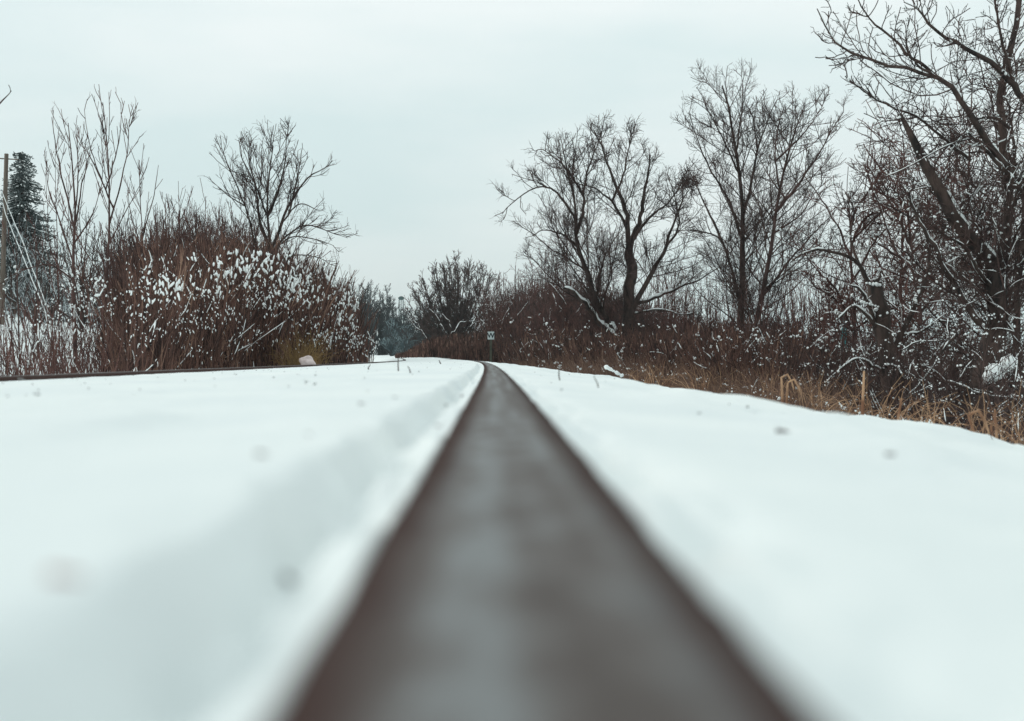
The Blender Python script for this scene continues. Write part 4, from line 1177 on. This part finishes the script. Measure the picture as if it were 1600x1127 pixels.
# ------------------------------------------------------------------ water tower, teal tank
def lathe(prof, seg=20):
    V = []
    for r_, h in prof:
        for i in range(seg):
            a = 2 * math.pi * i / seg
            V.append((r_ * math.cos(a), r_ * math.sin(a), h))
    Q = []
    for j in range(len(prof) - 1):
        for i in range(seg):
            Q.append((j * seg + i, j * seg + (i + 1) % seg, (j + 1) * seg + (i + 1) % seg, (j + 1) * seg + i))
    return np.array(V, float), np.array(Q)
def water_tower():
    z = 450
    k_ = z / FPX
    x, y = (627 - 770) * k_, z
    gz = float(ground(x, y)); tz = CAMH + (560 - 463) * k_ - gz       # top of the roof
    t = empty('water_tower', (x, y, gz))
    r_ = 4.6 * k_
    b0 = tz - 5.6 * k_
    v, q = lathe([(0.01, b0 - 0.2 * r_), (r_ * 0.7, b0), (r_, b0 + 0.35 * r_), (r_, tz - 0.55 * r_), (r_ * 1.06, tz - 0.5 * r_)])
    mesh_obj('tank', v, q, M['dark_metal'], t)
    v, q = lathe([(r_ * 1.1, tz - 0.5 * r_), (r_ * 0.6, tz - 0.15 * r_), (0.02, tz)])
    mesh_obj('roof', v, q, M['dark_metal'], t)
    for sx, sy in ((1, 1), (1, -1), (-1, 1), (-1, -1)):
        P = np.array([[[sx * r_ * 0.95, sy * r_ * 0.95, 0], [sx * r_ * 0.82, sy * r_ * 0.82, b0 * 0.5], [sx * r_ * 0.66, sy * r_ * 0.66, b0 + 0.2]]])
        v, q = tubes([(P, np.full((1, 3), 0.12), 6)])
        mesh_obj('leg', v, q, M['dark_metal'], t)
    P = np.array([[[0, 0, 0], [0, 0, b0 * 0.5], [0, 0, b0]]])
    v, q = tubes([(P, np.full((1, 3), 0.12), 8)])
    mesh_obj('riser_pipe', v, q, M['dark_metal'], t)
    tag(t, 'tiny far water tower on legs rising above the dark trees in the gap', 'water tower')
water_tower()
def teal_tank():
    z = 60
    k_ = z / FPX
    x, y = (1322 - 770) * k_, z
    gz = float(ground(x, y)); tz = CAMH + (560 - 487) * k_ - gz
    t = empty('teal_tank', (x, y, gz))
    r_ = 6 * k_
    v, q = lathe([(r_, -0.1), (r_, tz * 0.5), (r_, tz - r_)]); mesh_obj('body', v, q, M['teal'], t)
    v, q = lathe([(r_ * 1.04, tz - r_), (r_ * 0.8, tz - 0.4 * r_), (r_ * 0.4, tz - 0.08 * r_), (0.01, tz)]); mesh_obj('cap', v, q, M['teal'], t)
    tag(t, 'small teal round-topped object showing through branches left of the broken stump', 'tank')
teal_tank()

# ------------------------------------------------------------------ bits lying on or poking out of the snow
def hit(px, py):
    z = np.concatenate([np.linspace(0.1, 3, 600), np.linspace(3, 60, 3000)])
    X = (px - 770) * z / FPX; H = CAMH + (560 - py) * z / FPX
    d = H - ground(X, z)
    i = int(np.argmax(d < 0))
    return z[i]
for i, (px, py, rpx, mat, name, lab) in enumerate([
        (566, 632, 6, 'debris', 'stone', 'dark crumb on the left snow field, closest to the horizon'),
        (411, 712, 12, 'debris', 'stone', 'greyish crumb on the middle of the left snow field'),
        (484, 680, 6, 'debris', 'stone', 'small faint crumb right above the greyish one on the left snow'),
        (618, 622, 4, 'debris', 'stone', 'tiny crumb nearest the groove on the left snow'),
        (100, 903, 30, 'leaf', 'leaf', 'blurred pinkish leaf bit on the left snow'),
        (1225, 677, 14, 'debris', 'stone', 'dark spot on the right snow slope below the thicket'),  # low dark lump on the slope
        (1394, 713, 11, 'debris', 'stone', 'faint crumb farther right on the right snow slope'),
        (696, 634, 5, 'debris', 'stone', 'dark crumb in the groove left of the rail'),
        (722, 619, 4, 'debris', 'stone', 'second dark crumb in the groove, close to the rail'),
        (684, 667, 5, 'debris', 'stone', 'lowest dark crumb in the groove left of the rail'),
        (445, 905, 22, 'debris', 'stone', 'blurred grey lump for the shade of a snow hollow in the groove at the lower left')]):  # last one: grey lump stands in for shade in a snow hollow
    z = hit(px, py)
    stone(name, px, py, z, rpx * 0.72 * z / FPX, mat, lab, 'leaf' if mat == 'leaf' else 'crumb', 500 + i, (1.3, 0.7, 0.3) if mat == 'leaf' else (1.5, 0.55, 0.42), lift=0.1).rotation_euler = (0.1, 0.2, [0.3, -0.5, 0.9, 0.2, 0.4, -0.3, 0.6, 1.0, -0.7, 0.5, -0.8][i])
def poke(px, py0, py1, dx, label, i):
    z = hit(px, py0)
    rng = np.random.default_rng(600 + i)
    b0 = P3(px, py0, z); b0[2] = float(ground(b0[0], b0[1])) - 0.01
    tp = P3(px + dx, py1, z)
    p, r_ = resample([b0, (b0 + tp) / 2 + rng.normal(size=3) * 0.004, tp], np.array([1.1, 1.0, 0.6]) * z / FPX, 6)
    v, q = tubes([(p[None], r_[None], 6)])
    o = mesh_obj('dry_twig', v, q, M['twig'], origin=tuple(b0))
    tag(o, label, 'twig', 'dry twigs poking out of the snow')
for i, a in enumerate([(623, 580, 552, 0, 'upright dry twig in the snow near the far end of the left rail'), (641, 583, 572, -4, 'short leaning twig in the snow right of the upright one'),
                       (690, 569, 563, -4, 'tiny twig on the far snow between the rails'), (876, 595, 568, -1, 'short dark twig in the snow below the spreading tree'),
                       (578, 578, 570, 1, 'stubby twig hard against the left rail'), (934, 606, 588, -6, 'faint leaning twig on the right snow slope')]):
    poke(*a, i)
# lump of snow lying on stalks at the edge of the right shoulder
def lump(px, py, z, n_, rad, dx, dy, label, i):
    rng = np.random.default_rng(700 + i)
    c0 = P3(px, py, z)
    C = np.array([c0 + np.array([dx * s, rng.normal() * 0.02, dy * s]) * z / FPX for s in np.linspace(0, 1, n_)])
    v, f_ = blobs(rng, C, rng.uniform(0.55, 1.25, n_) * rad * z / FPX, elong=0.8, tilt=0.8, fine=True, rough=0.12)
    o = mesh_obj('snow_lump', v, None, M['snow_lump'], tris=f_, origin=tuple(c0))
    tag(o, label, 'snow lump')
lump(948, 574, 15.0, 10, 3.6, 24, -13, 'white snow lump resting on brown grass at the right shoulder', 0)
lump(1356, 442, 13.9, 5, 3.3, 21, -3, 'flat white snow cap on top of the broken stump', 2)
lump(1348, 471, 13.7, 7, 2.6, 26, -8, 'small snow ledge on the left side of the broken stump', 3)
lump(1548, 590, 12.5, 12, 13, 34, 24, 'big oval pillow of snow lodged against the thick right trunk', 1)

# fine litter: seeds, bark flakes and dirt specks on the snow
rng = np.random.default_rng(900)
N = 420
yy = rng.uniform(0.35, 1, N) ** 2 * 14
uu = np.where(rng.random(N) < 0.5, rng.uniform(-1.35, -0.12, N), rng.uniform(0.1, 1.3, N))
xx = uu + xc(yy)
C = np.stack([xx, yy, ground(xx, yy) + 0.0004], 1)
v, f_ = blobs(rng, C, rng.uniform(0.0006, 0.0022, N), elong=rng.uniform(0.5, 2.2, N), tilt=3.0, rough=0.3)
tag(mesh_obj('litter', v, None, M['debris'], tris=f_), 'tiny scattered specks of dirt and seeds on the snow', 'litter', kind='stuff')

# pale winter air
bm = bmesh.new(); bmesh.ops.create_cube(bm, size=1.0)
for v in bm.verts:
    v.co = Vector((v.co.x * 3000, v.co.y * 2800 + 1300, v.co.z * 66 + 27))
me = bpy.data.meshes.new('haze'); bm.to_mesh(me); bm.free()
hm = bpy.data.materials.new('haze_air'); hm.use_nodes = True
hn = hm.node_tree; hn.nodes.clear()
ho = hn.nodes.new('ShaderNodeOutputMaterial'); hv = hn.nodes.new('ShaderNodeVolumePrincipled')
hv.inputs['Color'].default_value = (0.80, 0.93, 0.95, 1)
hv.inputs['Density'].default_value = 0.00035
hn.links.new(hv.outputs[0], ho.inputs['Volume'])
me.materials.append(hm)
tag(link(bpy.data.objects.new('haze', me)), 'thin pale winter haze', 'haze', kind='stuff')
